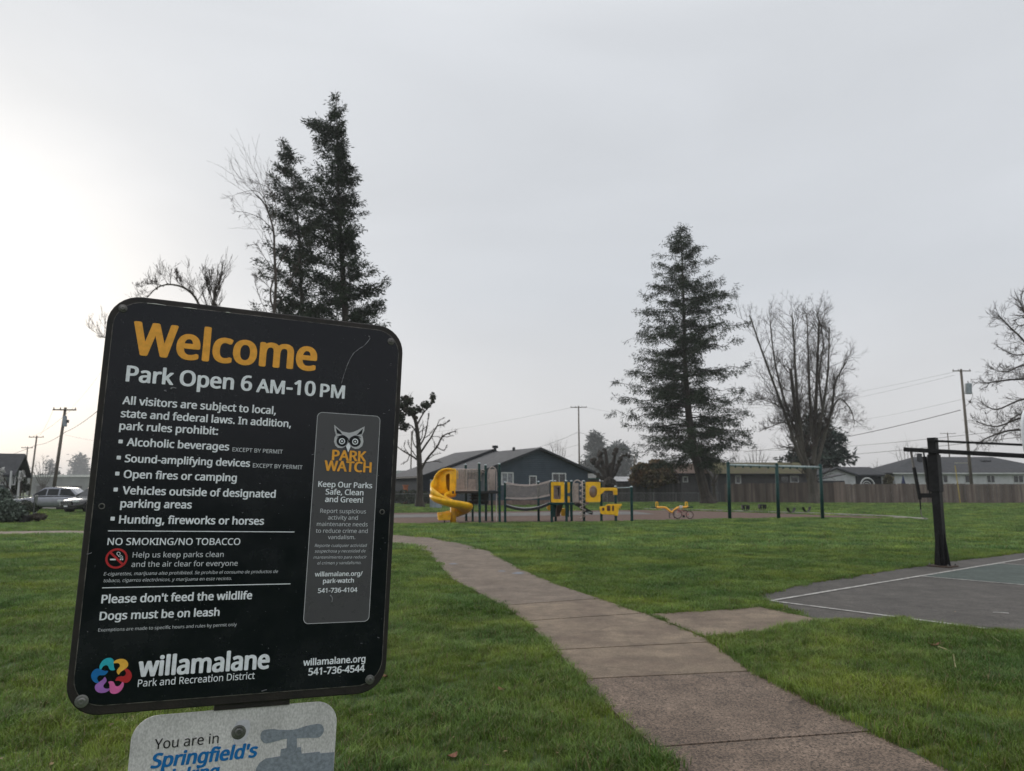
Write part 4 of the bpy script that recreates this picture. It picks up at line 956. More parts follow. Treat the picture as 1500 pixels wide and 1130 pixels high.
b.add(V_, [(2*i, 2*i+1, 2*i+3, 2*i+2) for i in range(len(ho)-1)]); o = b.build('hood_roof', M_yel, ps, smooth=True); so = o.modifiers.new('thick', 'SOLIDIFY'); so.thickness = .05
b = MB(); b.tube(ho, .04, 8); b.build('hood_rim', M_yel, ps, smooth=True)
# flower sticker, central column, exit box
fl = []
for i in range(16):
    w = 2*PI*i/16; r_ = 3.6 if i % 2 == 0 else 1.6; fl.append(q(647.5+r_*math.cos(w), 730+r_*.9*math.sin(w), -1.34))
b = MB(); b.prism(fl, Vector((0, .012, 0))); b.build('flower_sticker', material('orange_sticker', (.62, .12, .02), .5), ps)
b = MB(); b.cyl(Vector((q(664, 755, -.3).x, PY-.3, 0)), Vector((q(664, 740, -.3).x, PY-.3, q(664, 738).z)), .14, 12); b.build('slide_column', M_yel2, ps, smooth=True)
b = MB(); b.box((q(643, 758, -.2)+q(661, 758, -.2))/2, (.58, .62, .26)); b.build('slide_exit', M_yel, ps, bevel=.03)
b = MB(); b.cyl(q(651, 760, -.2), q(651, 767.5, -.2), .03, 8); b.cyl(q(661, 760, -.2), q(661, 767, -.2), .03, 8); b.build('slide_foot', M_deck, ps)

# ================================================================== SEESAW AND BICYCLE
ZY = 38.0
se = root('seesaw', (gx(984, ZY), ZY, .012), 'yellow spring seesaw with upturned handles behind the small bicycle', 'seesaw')
M_or = material('orange_yellow_steel', (.90, .42, .04), .4, var=.1)
z_ = lambda u, v, dy=0: P(u, v, ZY+dy)
rodz = lambda nm, pts, r, m: (lambda b: (b.tube(pts, r, 8), b.build(nm, m, se, smooth=True)))(MB())
rodz('beam', smooth_line([z_(960.5, 743.8), z_(968, 743.6), (z_(975, 744.2)), z_(980, 748), z_(984, 750.5), z_(988, 747.5), z_(993, 744), z_(1000, 743.4), z_(1008.5, 743)], 5), .055, M_or)
for u, s_ in ((962.3, -1), (1005.5, 1)):
    b = MB(); o_ = [(u-1.9, 743.3), (u-2, 736.5), (u-1, 735), (u+1, 735), (u+2, 736.5), (u+1.9, 743.3)]; i_ = [(u-.9, 742), (u-.9, 737.5), (u-.5, 736.6), (u+.5, 736.6), (u+.9, 737.5), (u+.9, 742)]
    b.ring([z_(x, y) for x, y in o_], [z_(x, y) for x, y in i_], Vector((0, .05, 0))); b.build('handle', M_yel, se)
    b = MB(); b.box(z_(u+s_*5, 743.2), (.30, .24, .05)); b.build('seat', M_green_st, se, bevel=.02)
b = MB()
for s_ in (-1, 1): b.tube([z_(984, 751)+Vector((s_*.12+.04*math.cos(t*.9), .04*math.sin(t*.9), -.012*t)) for t in range(24)], .012, 5)
b.build('spring', M_deck, se)
BY = 35.6
bk = root('bicycle', (gx(1000, BY), BY, .012), 'small pink and dark child bicycle lying tilted before the yellow seesaw', 'bicycle')
M_pink = material('pink_paint', (.45, .12, .14), .4); M_tyre = material('maroon_tyre', (.06, .022, .022), .7)
def bq(u, v, dy=0): return P(u, v, BY+dy)
def wheel(u, v, rx, rz, dyy):
    c = bq(u, v); b = MB(); b.tube([c+Vector((rx*math.cos(w), dyy*math.sin(w), rz*math.sin(w))) for w in [i*PI/12 for i in range(24)]], .024, 8, closed=True); t = b.build('wheel', M_tyre, bk, smooth=True)
    b = MB(); b.tube([c+Vector((rx*.9*math.cos(w), dyy*.9*math.sin(w), rz*.9*math.sin(w))) for w in [i*PI/12 for i in range(24)]], .010, 6, closed=True)
    for i in range(10): w = i*PI/5; b.cyl(c, c+Vector((rx*.9*math.cos(w), dyy*.9*math.sin(w), rz*.9*math.sin(w))), .003, 4)
    b.sphere(c, .025, 6); b.build('rim', material('pale_rim', (.45, .40, .40), .4, metal=.4), t)
wheel(992.3, 753.2, .20, .20, .05); wheel(1010.2, 754.3, .165, .17, .06)
for nm, pts, r in (('frame', [bq(993.5, 746.5), bq(1001.5, 749.5), bq(1002, 756.3), bq(993.8, 748.5)], .016), ('frame', [bq(1001.5, 749.5), bq(1000, 745)], .014), ('chain_stay', [bq(1002, 756), bq(1010.2, 754.3)], .012), ('seat_stay', [bq(1001.2, 749), bq(1010.2, 754.3)], .010), ('fork', [bq(994.5, 743.5), bq(993.3, 748), bq(992.3, 753.2)], .014)):
    b = MB(); b.tube(pts, r, 7); b.build(nm, M_pink, bk)
b = MB(); b.tube([bq(992.8, 741, -.15), bq(994.6, 742, -.03), bq(995, 742, .06), bq(996, 740.5, .2)], .012, 7); b.build('handlebar', M_tyre, bk)
b = MB(); b.box(bq(997.5, 742.8), (.14, .10, .13)); b.build('handlebar_bag', material('white_pad', (.6, .55, .55), .6), bk, bevel=.02)
b = MB(); b.box(bq(1003.5, 748.3), (.2, .09, .045)); b.build('saddle', M_tyre, bk, bevel=.015)
b = MB(); b.cyl(bq(1001.5, 756.5, -.04), bq(1001.5, 756.5, .04), .06, 12); b.box(bq(1001.5, 758.2, -.06), (.09, .05, .02)); b.build('crank', M_rub, bk)

# ================================================================== TREES
M_bark = material('dark_bark', (.030, .024, .020), .95, scale=2.5, col2=(.070, .058, .048), bump=.03, bscale=9, stretch=(1, 1, .3))
M_bark2 = material('mossy_grey_bark', (.050, .046, .036), .95, scale=1.5, col2=(.12, .105, .088), bump=.03, bscale=8, stretch=(1, 1, .3))
M_twig = material('twig_bark', (.055, .042, .035), .9, scale=2, var=.2)
M_ndl = material('fir_needles', (.010, .020, .010), .75, scale=.45, col2=(.030, .048, .022), island=.45, spec=.2)
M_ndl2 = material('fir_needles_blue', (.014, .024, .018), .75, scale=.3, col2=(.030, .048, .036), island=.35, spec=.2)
class TB:
    """tubes of many thin limbs, light on memory"""
    def __init__(s): s.v = []; s.f = []
    def limb(s, pts, rs, n=5):
        base = len(s.v); m = len(pts); ref = None
        for i in range(m):
            t = (pts[min(i+1, m-1)]-pts[max(i-1, 0)])
            if t.length < 1e-6: t = Vector((0, 0, 1))
            t.normalize(); a = (t.orthogonal() if ref is None else ref-t*ref.dot(t))
            if a.length < 1e-4: a = t.orthogonal()
            a.normalize(); ref = a; b = t.cross(a)
            for k in range(n):
                w = 2*PI*k/n; q_ = pts[i]+(a*math.cos(w)+b*math.sin(w))*rs[i]; s.v.append((q_.x, q_.y, q_.z))
        for i in range(m-1):
            for k in range(n): s.f.append((base+i*n+k, base+i*n+(k+1) % n, base+(i+1)*n+(k+1) % n, base+(i+1)*n+k))
    def tri(s, a, b, c): n = len(s.v); s.v += [tuple(a), tuple(b), tuple(c)]; s.f.append((n, n+1, n+2))
    def quad(s, a, b, c, d): n = len(s.v); s.v += [tuple(a), tuple(b), tuple(c), tuple(d)]; s.f.append((n, n+1, n+2, n+3))
    def build(s, name, mat, parent, kind=None):
        off = np.array(worldloc(parent)); me = bpy.data.meshes.new(name); me.from_pydata((np.array(s.v)-off).tolist(), [], s.f); me.materials.append(mat)
        o = bpy.data.objects.new(name, me); COL.objects.link(o); o.parent = parent
        if kind: o['kind'] = kind
        return o
def rv(s=1.0): return Vector((random.gauss(0, s), random.gauss(0, s), random.gauss(0, s)))
def interp(tab, v):
    if v <= tab[0][0]: return tab[0][1]
    for (a, x), (b, y) in zip(tab, tab[1:]):
        if v <= b: return x+(y-x)*(v-a)/(b-a)
    return tab[-1][1]
def spray(tb, p, d, size, n, wid):
    """needle-covered twigs: slim leaves of foliage about a point"""
    for _ in range(n):
        o_ = p+rv(size*.45); dd = (d*.7+rv(.55)+Vector((0, 0, -.25))).normalized(); L_ = size*random.uniform(.6, 1.3)
        sd = dd.cross(rv()).normalized()*wid*random.uniform(.6, 1.2)
        tb.quad(o_-sd*.35, o_+dd*L_*.45-sd, o_+dd*L_, o_+dd*L_*.5+sd)
def conifer(name, label, cat, trunk_px, env_l, env_r, Y, nb, r0, size=.42, per=7, needles=None, group=None, droop=.25, upturn=.0, density=1.0, gaps=.25, start=None, up_ang=.1, seed=1, wk=.16, ek=1.0, hang=0.0, topup=0.0, side=.30):
    random.seed(seed)
    tp = [P(u, v, Y) for u, v in trunk_px]; g = Vector((tp[0].x, tp[0].y, 0)); tp[0] = g
    r = root(name, tuple(g), label, cat, group)
    tl = smooth_line(tp, 6); H_ = tl[-1].z; m = len(tl)
    T = TB(); T.limb(tl, [max(.03, r0*(1-(p.z/H_)**.85)*(1+.9*max(0, 1-p.z/1.2)**2)) for p in tl], 10); T.build('trunk', M_bark, r)
    B = TB(); C = TB()
    px = Y/F
    def at(z):
        for a, b in zip(tl, tl[1:]):
            if b.z >= z: return a.lerp(b, (z-a.z)/max(1e-6, b.z-a.z))
        return tl[-1]
    vtop = trunk_px[-1][1]; v_of = lambda z: 565-F*math.tan(math.atan2(z-H, Y)-PITCH)
    z0 = start if start else H_*.12
    for i in range(nb):
        f = (i+random.random())/nb; z = z0+(H_-z0)*(1-(1-f)**1.0)*.99
        c = at(z); v = v_of(z); az = random.uniform(0, 2*PI); sx = math.cos(az)
        L_ = (interp(env_r, v) if sx > 0 else interp(env_l, v))*px
        Lm = (interp(env_r, v)+interp(env_l, v))*.5*px
        L_ = L_*abs(sx)+Lm*(1-abs(sx)); L_ *= (random.uniform(.5, 1.1) if random.random() < .75 else random.uniform(.9, 1.12))*ek
        if noise.noise(Vector((math.cos(az)*2.1, math.sin(az)*2.1, z*.28+seed*7))) < -gaps and random.random() < .8: continue
        if L_ < .12: L_ = .12
        d = Vector((math.cos(az), math.sin(az), up_ang+topup*f+random.uniform(-.16, .2))).normalized(); pts = []; n = max(3, int(L_/.7))
        for k in range(n+1):
            t = k/n; pts.append(c+d*L_*t+Vector((0, 0, -droop*L_*t*t*(1-.7*t*upturn)))+rv(.035*L_*t))
        rb = max(.012, L_*.011); B.limb(pts, [rb*(1-.8*k/n) for k in range(n+1)], 4)
        step = size*.62/density; cnt = int(L_/step)+1
        for k in range(cnt):
            t = (k+random.random())/cnt
            if t < .16 and L_ > 1.2: continue
            if noise.noise(Vector((az*3, t*L_*.9, z))) < -.18*gaps*4 and random.random() < .7: continue
            i0 = min(n-1, int(t*n)); q_ = pts[i0].lerp(pts[i0+1], t*n-i0); dd = (pts[i0+1]-pts[i0]).normalized()
            sdv = dd.cross(Vector((0, 0, 1))).normalized(); w = (1-t)*L_*side+size*.25
            for s_ in (-1, 1):
                wl = w*random.uniform(.3, 1)
                if wl > .5: B.limb([q_, q_+sdv*s_*wl+dd*wl*.5-Vector((0, 0, wl*.15))], [.012, .006], 3)
                m_ = max(1, int(wl/(size*.8)))
                for j in range(m_):
                    tt = (j+.6)/m_; p_ = q_+sdv*s_*wl*tt+dd*wl*tt*.5-Vector((0, 0, wl*(.2+hang)*tt))
                    spray(C, p_, (dd+sdv*s_*.6-Vector((0, 0, hang*1.3))).normalized(), size, per, size*wk)
    for k in range(8): spray(C, tl[-1]-Vector((0, 0, k*.12)), Vector((0, 0, 1)), size*.7, 3, size*.12)
    b_ = B.build('branch_wood', M_bark, r, 'stuff'); c_ = C.build('crown', needles or M_ndl, r)
    return r, len(C.f)
n_ = conifer('fir_tree', 'tall conical fir tree with open drooping branches standing right of the playground', 'tree',
    [(1037, 739), (1027, 700), (1013, 640), (1005, 560), (1002, 470), (1000, 400), (997, 329)],
    [(328, 2), (345, 12), (358, 25), (380, 46), (400, 42), (430, 58), (470, 68), (505, 92), (520, 75), (545, 92), (575, 100), (600, 112), (625, 108), (650, 100), (675, 62), (700, 30)],
    [(328, 3), (345, 18), (360, 26), (378, 42), (395, 50), (415, 75), (440, 72), (470, 75), (500, 92), (520, 96), (550, 92), (580, 86), (620, 82), (645, 90), (660, 70), (700, 30)], 82, 370, .62, size=.40, per=9, droop=.22, start=4.2, up_ang=-.05, hang=.3, topup=.35, side=.20, gaps=.14, seed=3, upturn=1.1, wk=.10, ek=1.05)
n2 = conifer('fir_tree', 'tallest dense dark fir rising behind the top of the black sign', 'tree',
    [(512, 741), (508, 600), (506, 470), (501, 380), (496, 290), (494, 220), (493, 137)],
    [(137, 2), (150, 14), (176, 20), (185, 40), (215, 42), (235, 28), (260, 45), (300, 62), (340, 66), (380, 58), (420, 66), (470, 80), (600, 90), (700, 50)],
    [(137, 3), (150, 8), (180, 10), (205, 8), (235, 16), (262, 30), (300, 34), (330, 34), (345, 26), (385, 40), (420, 46), (440, 62), (470, 52), (600, 60), (700, 30)], 60, 480, .55, size=.38, per=12, droop=-.02, up_ang=.38, density=1.0, gaps=.08, wk=.12, ek=1.12, hang=-.05, side=.18, upturn=1.6, start=4, needles=M_ndl, seed=5)
n3 = conifer('fir_tree', 'leaning dark fir left of the tallest one with a pointed upturned tip', 'tree',
    [(450, 741), (448, 600), (444, 480), (440, 400), (437, 330), (428, 262), (412, 204)],
    [(204, 2), (225, 6), (245, 14), (270, 30), (310, 40), (340, 46), (355, 60), (375, 52), (420, 60), (470, 58), (600, 70), (700, 30)],
    [(204, 3), (225, 8), (240, 22), (270, 40), (310, 46), (400, 48), (470, 50), (600, 60), (700, 30)], 64, 290, .40, size=.38, per=11, droop=-.02, up_ang=.38, gaps=.09, wk=.12, ek=1.25, hang=-.05, side=.22, upturn=1.6, start=4, needles=M_ndl, seed=11)
n4 = conifer('fir_tree', 'broad dark conifer behind the bare many stemmed tree', 'tree',
    [(1200, 735), (1198, 690), (1196, 650), (1194, 603)],
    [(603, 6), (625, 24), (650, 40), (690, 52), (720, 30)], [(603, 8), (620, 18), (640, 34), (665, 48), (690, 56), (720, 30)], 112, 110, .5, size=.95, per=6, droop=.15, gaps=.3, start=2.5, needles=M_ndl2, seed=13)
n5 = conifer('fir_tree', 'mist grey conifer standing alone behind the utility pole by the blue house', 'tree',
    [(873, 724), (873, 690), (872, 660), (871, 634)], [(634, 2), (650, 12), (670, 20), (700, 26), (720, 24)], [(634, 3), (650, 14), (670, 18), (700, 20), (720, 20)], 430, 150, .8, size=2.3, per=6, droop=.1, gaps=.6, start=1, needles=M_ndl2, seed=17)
n6 = conifer('fir_tree', 'mist grey broad conifer between pollard tree and tall fir', 'tree',
    [(905, 724), (905, 690), (906, 668), (906, 650)], [(650, 6), (665, 22), (690, 32), (720, 30)], [(650, 8), (660, 20), (690, 30), (720, 34)], 400, 130, .8, size=2.2, per=6, droop=.1, gaps=.6, start=1, needles=M_ndl2, seed=19)
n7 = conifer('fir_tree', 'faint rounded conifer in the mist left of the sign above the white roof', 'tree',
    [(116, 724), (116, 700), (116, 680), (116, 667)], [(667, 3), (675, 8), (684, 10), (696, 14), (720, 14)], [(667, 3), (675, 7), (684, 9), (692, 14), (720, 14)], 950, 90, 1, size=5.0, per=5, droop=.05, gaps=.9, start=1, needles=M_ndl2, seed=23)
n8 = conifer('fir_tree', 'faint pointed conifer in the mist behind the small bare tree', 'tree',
    [(77, 724), (77, 700), (76, 690), (75, 675)], [(675, 1), (685, 4), (700, 8), (720, 9)], [(675, 1), (685, 4), (700, 8), (720, 9)], 850, 60, .8, size=4.0, per=5, droop=.05, gaps=.9, start=1, needles=M_ndl2, seed=29)

def twigs(tb, p, d, L_, r, depth, spread, upw, n=3, seg=4, crook=.12, dens=1.0):
    pts = [p]; dd = d.normalized()
    for i in range(seg):
        dd = (dd+rv(crook)+Vector((0, 0, upw*.12))).normalized(); pts.append(pts[-1]+dd*L_/seg)
    tb.limb(pts, [max(.007, r*(1-.75*i/seg)) for i in range(seg+1)], 4 if r > .03 else 3)
    if depth <= 0: return
    k = max(1, int(round(n*dens*random.uniform(.7, 1.3))))
    for j in range(k):
        t = random.uniform(.25, 1); i0 = min(seg-1, int(t*seg)); q_ = pts[i0].lerp(pts[i0+1], t*seg-i0)
        base_ = (pts[i0+1]-pts[i0]).normalized(); nd = (base_+rv(spread)+Vector((0, 0, upw))).normalized()
        twigs(tb, q_, nd, L_*random.uniform(.45, .75), r*.55, depth-1, spread, upw, n, seg, crook, dens)
def bare_tree(name, label, base_px, Y, stems, r0, twn=9, tlen=.22, depth=2, spread=.5, upw=.35, bark=None, knobs=0, seed=1, group=None, cat='tree', crook=.12, tstart=.25, bury=0, wood=None, rk=1.0):
    """stems: list of (list of picture points, radius, depth offset)"""
    random.seed(seed)
    bx = P(base_px[0], 718, Y).x; r = root(name, (bx, Y, 0), label, cat, group); T = TB(); C = TB()
    for pts_, rad, dy in stems:
        rad = rad*rk if len(pts_) > 0 else rad
        n = len(pts_); w = [P(u, v, Y+dy*i/max(1, n-1)) for i, (u, v) in enumerate(pts_)]
        sl = smooth_line(w, 5); m = len(sl); ll = sum((a-b).length for a, b in zip(sl, sl[1:]))
        if sl[0].z < .8: sl[0].z = -.05
        T.limb(sl, [rad*(1-.72*i/(m-1)) + (rad*.6*max(0, 1-sl[i].z/1.0) if sl[0].z < .1 else 0) for i in range(m)], 8)
        if knobs:
            for _ in range(int(knobs)):
                i = random.randint(int(m*.35), m-1); kb = MB(); kb.sphere(sl[i]+rv(rad*.4), rad*random.uniform(.5, 1.0), 6); nb_ = len(T.v); T.v += [tuple(x) for x in kb.v]; T.f += [tuple(j+nb_ for j in f) for f in kb.f]
        for j in range(int(twn)):
            t = random.uniform(tstart, 1); i0 = min(m-2, int(t*(m-1))); q_ = sl[i0]
            d = ((sl[i0+1]-sl[i0]).normalized()*.7+rv(spread)+Vector((0, 0, upw))).normalized()
            twigs(C, q_, d, ll*tlen*random.uniform(.5, 1.15)*(1.15-.4*t), max(.011, rad*.15), depth, spread, upw, crook=crook)
    T.build('trunk', bark or M_bark2, r); C.build('twig_crown', wood or M_twig, r)
    return r
# many stemmed bare tree
bare_tree('bare_tree', 'big bare many stemmed tree behind the right half of the swings', (1190, 735), 84, [
    ([(1192, 736), (1190, 712), (1184, 690), (1172, 650), (1165, 600), (1158, 540)], .85, 0),
    ([(1194, 720), (1192, 690), (1193, 650), (1195, 600), (1197, 540), (1200, 470)], .55, 1),
    ([(1186, 700), (1168, 660), (1155, 620), (1140, 580), (1118, 520), (1098, 462)], .38, -1),
    ([(1180, 680), (1168, 640), (1150, 590), (1135, 530), (1128, 470)], .32, 1.5),
    ([(1178, 670), (1172, 620), (1166, 560), (1163, 500), (1160, 460)], .34, -1.5),
    ([(1190, 680), (1198, 640), (1207, 590), (1213, 540), (1215, 480)], .34, -1),
    ([(1194, 690), (1205, 650), (1218, 600), (1224, 560), (1240, 530)], .34, 1),
    ([(1200, 660), (1213, 620), (1228, 585), (1246, 600), (1252, 622)], .2, 1),
    ([(1170, 640), (1150, 620), (1130, 625), (1112, 632)], .14, 0), ([(1190, 640), (1186, 580), (1184, 520), (1182, 462)], .3, 2),
    ([(1150, 600), (1130, 590), (1112, 585), (1096, 592)], .12, -1), ([(1205, 600), (1200, 550), (1206, 500), (1196, 455)], .2, 0)],
    .7, twn=42, tlen=.17, depth=3, spread=.46, upw=.22, seed=31, crook=.15, rk=.68)
bare_tree('bare_tree', 'wispy bare birch in front of the leaning fir above the sign', (398, 741), 55, [
    ([(402, 748), (400, 600), (401, 470), (404, 420), (402, 372), (400, 335), (388, 300), (374, 285)], .16, 0),
    ([(402, 460), (396, 430), (404, 400), (418, 370), (430, 352)], .08, 0), ([(400, 340), (385, 322), (362, 312), (342, 310)], .035, 0),
    ([(402, 345), (392, 305), (376, 280), (345, 285)], .04, 0), ([(403, 330), (404, 300), (392, 275), (370, 268)], .035, 0),
    ([(402, 400), (388, 378), (376, 360), (362, 360)], .03, 0), ([(402, 430), (385, 412), (370, 402)], .03, 0), ([(404, 450), (425, 415), (440, 380)], .04, .5), ([(398, 470), (382, 440), (372, 410)], .035, 0)],
    .16, twn=11, tlen=.20, depth=2, spread=.34, upw=.05, seed=37, bark=M_twig)
bare_tree('bare_tree', 'bare arching old fruit tree behind the upper left of the sign', (300, 745), 42, [
    ([(306, 760), (306, 600), (308, 480), (312, 455), (315, 425)], .26, 0), ([(306, 500), (292, 448), (275, 425), (250, 417), (230, 422), (216, 436)], .11, 0),
    ([(315, 440), (322, 415), (326, 390)], .05, 0), ([(312, 445), (304, 418), (296, 398)], .05, 0), ([(290, 440), (302, 420), (312, 400)], .03, 0),
    ([(270, 424), (262, 408), (256, 396)], .03, 0), ([(240, 420), (222, 416), (200, 422)], .03, 0), ([(300, 560), (230, 520), (180, 500), (140, 492)], .05, 0)],
    .26, twn=30, tlen=.20, depth=2, spread=.42, upw=.5, seed=41, knobs=4, rk=.8)
# pruned trees with knuckles
bare_tree('pollard_tree', 'pruned knobbly tree with dark ivy tufts right beside the sign edge', (615, 735), 66, [
    ([(615, 741), (615, 700), (614, 670), (612, 640), (608, 615), (598, 600), (592, 585)], .42, 0),
    ([(616, 690), (626, 672), (640, 655), (648, 640), (660, 634), (668, 632)], .16, 0), ([(615, 665), (625, 650), (632, 640), (640, 625), (650, 622), (658, 616)], .14, 0),
    ([(613, 675), (603, 668), (592, 662), (582, 655)], .14, 0), ([(614, 655), (622, 640), (626, 622), (628, 606)], .12, 1), ([(610, 625), (620, 606), (632, 592), (637, 580)], .12, 0),
    ([(612, 640), (604, 625), (592, 622), (584, 628)], .10, 0), ([(640, 655), (650, 660), (655, 652)], .08, 0), ([(616, 680), (635, 676), (648, 678)], .07, 0), ([(613, 650), (618, 640), (620, 622)], .08, -1),
    ([(650, 640), (656, 640), (664, 638)], .06, 0), ([(613, 660), (606, 650), (604, 636), (608, 628)], .08, -1), ([(628, 668), (636, 660), (636, 648), (632, 640)], .07, .5), ([(598, 664), (592, 655), (594, 646)], .06, .5), ([(606, 612), (612, 604), (622, 600)], .08, -.5),
    ([(632, 640), (642, 640), (650, 646)], .05, 0), ([(640, 625), (644, 616), (652, 612)], .06, 0), ([(622, 642), (630, 636), (636, 628)], .06, -.5), ([(600, 666), (596, 676), (588, 680)], .06, -.6), ([(622, 678), (634, 668), (646, 664)], .06, -.8), ([(612, 672), (600, 655), (598, 645)], .07, 1)],
    .4, twn=11, tlen=.12, depth=1, spread=1.0, upw=.3, rk=.72, knobs=10, seed=43, bark=M_bark, wood=M_bark, tstart=.45)
bare_tree('pollard_tree', 'squat pollard with fist like knuckles behind the yellow round window panel', (892, 733), 92, [
    ([(892, 739), (892, 715), (891, 700)], .9, 0), ([(891, 706), (883, 692), (874, 682), (868, 672)], .38, 0), ([(891, 702), (884, 685), (880, 670), (878, 661)], .36, .5), ([(891, 702), (889, 685), (888, 668), (887, 658)], .36, 0),
    ([(893, 702), (897, 685), (900, 670), (902, 660)], .36, 0), ([(893, 704), (902, 690), (908, 676), (912, 668), (920, 668)], .3, 0), ([(892, 704), (880, 700), (870, 690)], .28, .4), ([(893, 704), (899, 694), (905, 684), (907, 676)], .3, -.4)],
    .8, twn=9, tlen=.12, depth=1, spread=.9, upw=.2, knobs=7, seed=47, bark=M_bark, wood=M_bark, tstart=.5)
bare_tree('pollard_tree', 'small pruned tree just right of the tall fir trunk', (1047, 735), 90, [
    ([(1047, 741), (1046, 715), (1046, 705)], .26, 0), ([(1046, 708), (1040, 696), (1034, 690)], .12, 0), ([(1046, 706), (1046, 692), (1042, 682)], .12, 0), ([(1047, 708), (1052, 698), (1056, 690)], .12, 0), ([(1046, 704), (1050, 692), (1054, 688)], .1, 0)],
    .2, twn=6, tlen=.25, depth=1, spread=.8, upw=.2, knobs=3, seed=53, tstart=.5)
bare_tree('bare_tree', 'bare spreading tree at the right border behind the transformer pole', (1590, 720), 46, [
    ([(1592, 752), (1585, 640), (1560, 560), (1535, 520), (1515, 480), (1503, 460)], .34, 0), ([(1575, 600), (1530, 560), (1490, 556), (1455, 560), (1440, 562)], .09, 0),
    ([(1570, 590), (1530, 540), (1500, 500), (1480, 480), (1462, 462)], .10, 0), ([(1580, 620), (1540, 590), (1500, 585), (1460, 600), (1438, 590)], .09, 0), ([(1580, 640), (1540, 620), (1500, 612), (1460, 625), (1430, 618)], .09, 0),
    ([(1580, 650), (1540, 640), (1490, 630), (1450, 640), (1430, 652)], .09, 0), ([(1550, 540), (1515, 520), (1485, 520), (1462, 508)], .07, 0), ([(1540, 520), (1520, 470), (1500, 455)], .08, 1), ([(1545, 560), (1505, 535), (1475, 545), (1450, 540)], .07, -1), ([(1560, 600), (1520, 600), (1485, 612), (1455, 645)], .07, 1)],
    .3, twn=34, tlen=.14, depth=2, spread=.55, upw=.05, seed=59, bark=M_bark)
for lb, u, v0, vt, Y, w_, sd in (('small bare tree before the white roofed warehouse at far left', 63, 733, 672, 190, 17, 61), ('hazy bare tree rising over the grey roof left of the hoop', 1330, 725, 650, 170, 18, 67),
        ('faint bare tree above the ridge of the blue grey house', 817, 725, 646, 190, 12, 71), ('twiggy bare tree above the mossy roof between swing posts', 1108, 725, 655, 160, 17, 73), ('low faint bare tree beyond the white gabled house', 1285, 725, 676, 210, 16, 79),
        ('second twiggy bare tree above the mossy roof nearer the tall fir', 1078, 725, 664, 175, 14, 83)):
    st = [([(u, v0), (u, (v0+vt)/2+6)], .3, 0)]
    for k in range(7): a = (k-3)/3; st.append(([(u, v0-14), (u+a*w_*.5, (v0+vt)/2), (u+a*w_, vt+abs(a)*14)], .12, random.uniform(-2, 2)))
    bare_tree('bare_tree', lb, (u, v0), Y, st, .3, twn=11, tlen=.35, depth=1, spread=.5, upw=.3, seed=sd)

# leafy shrubs
def shrub(name, label, cat, blobs, Y, mat, n, size, seed=1, stems=True, group=None):
    random.seed(seed); bx = P(blobs[0][0], 718, Y).x; r = root(name, (bx, Y, 0), label, cat, group); C = TB(); T = TB(); px = Y/F
    for (u, v, ru, rv_, dy) in blobs:
        c = P(u, v, Y+dy); a = ru*px; b = rv_*px
        if stems: T.limb([Vector((bx+random.gauss(0, .1), Y, -.02)), c-Vector((0, 0, b*.3)), c], [.05, .03, .02], 5)
        cnt = int(n*ru*rv_/400)
        for _ in range(cnt):
            d = rv().normalized(); k = (random.random()**.4); q_ = c+Vector((d.x*a*k, d.y*a*k, d.z*b*k))*(1+.18*noise.noise(d*2.5+c))
            if q_.z < .02: continue
            s_ = size*random.uniform(.5, 1.3); e1 = rv().normalized()*s_; e2 = e1.cross(rv()).normalized()*s_*.5
            C.quad(q_-e2*.3, q_+e1*.5-e2, q_+e1, q_+e1*.5+e2)
    if stems: T.build('stem', M_bark, r)
    C.build('leaves', mat, r); return r
M_rust = material('rusty_green_leaves', (.050, .060, .018), .7, scale=.5, col2=(.17, .085, .030), island=.35)
M_oliv = material('olive_leaves', (.075, .075, .035), .7, scale=1.2, col2=(.13, .11, .06), island=.35)
M_gryg = material('grey_green_leaves', (.060, .085, .065), .7, scale=.9, col2=(.13, .16, .13), island=.35)
M_dkg = material('dark_hedge_leaves', (.018, .026, .014), .7, scale=.9, col2=(.040, .050, .026), island=.4)
shrub('shrub', 'round shrub with rusty orange and green leaves before the grey fence', 'shrub', [(952, 694, 20, 13, 0), (940, 690, 14, 11, 0), (968, 692, 17, 15, .5), (960, 684, 12, 11, .3), (983, 700, 9, 9, 0), (930, 703, 8, 8, 0), (955, 704, 24, 10, 0)], 100, M_rust, 2600, .42, 3)
shrub('shrub', 'small olive bush against the long white house above the fence', 'shrub', [(1302, 702, 6, 6, 0), (1302, 709, 6, 8, 0)], 97, M_oliv, 1500, .35, 4)
shrub('shrub', 'grey green leafy bush at the lower left border by the chain link fence', 'shrub', [(10, 748, 18, 16, 0), (-8, 740, 18, 22, 0), (22, 752, 14, 11, 0), (2, 730, 12, 14, .3)], 34.5, M_gryg, 3600, .13, 5)
shrub('shrub', 'low dry bush beside the dark planter at far left', 'shrub', [(58, 757, 10, 5, 0), (50, 758, 8, 4, 0)], 35, material('dry_leaves', (.09, .075, .06), .8, island=.3), 3000, .09, 6)
shrub('shrub', 'dark bush behind the fence and in front of the silver car', 'shrub', [(36, 742, 14, 6, 0), (24, 745, 14, 8, 0), (48, 744, 8, 5, 0)], 38, M_dkg, 2600, .14, 7)
shrub('hedge', 'dark clipped hedge before the house with the green roof beside the sign', 'hedge', [(590, 727, 12, 8, 0), (605, 728, 12, 8, 0), (620, 728, 10, 8, 0), (575, 728, 12, 8, 0), (632, 730, 6, 7, 0)], 78, M_dkg, 2600, .24, 8)
shrub('hedge', 'long dark hedge below the left house behind the silver car', 'hedge', [(-10, 716, 26, 9, 0), (20, 714, 18, 9, 0), (30, 706, 8, 8, 0)], 66, M_dkg, 2400, .24, 9)
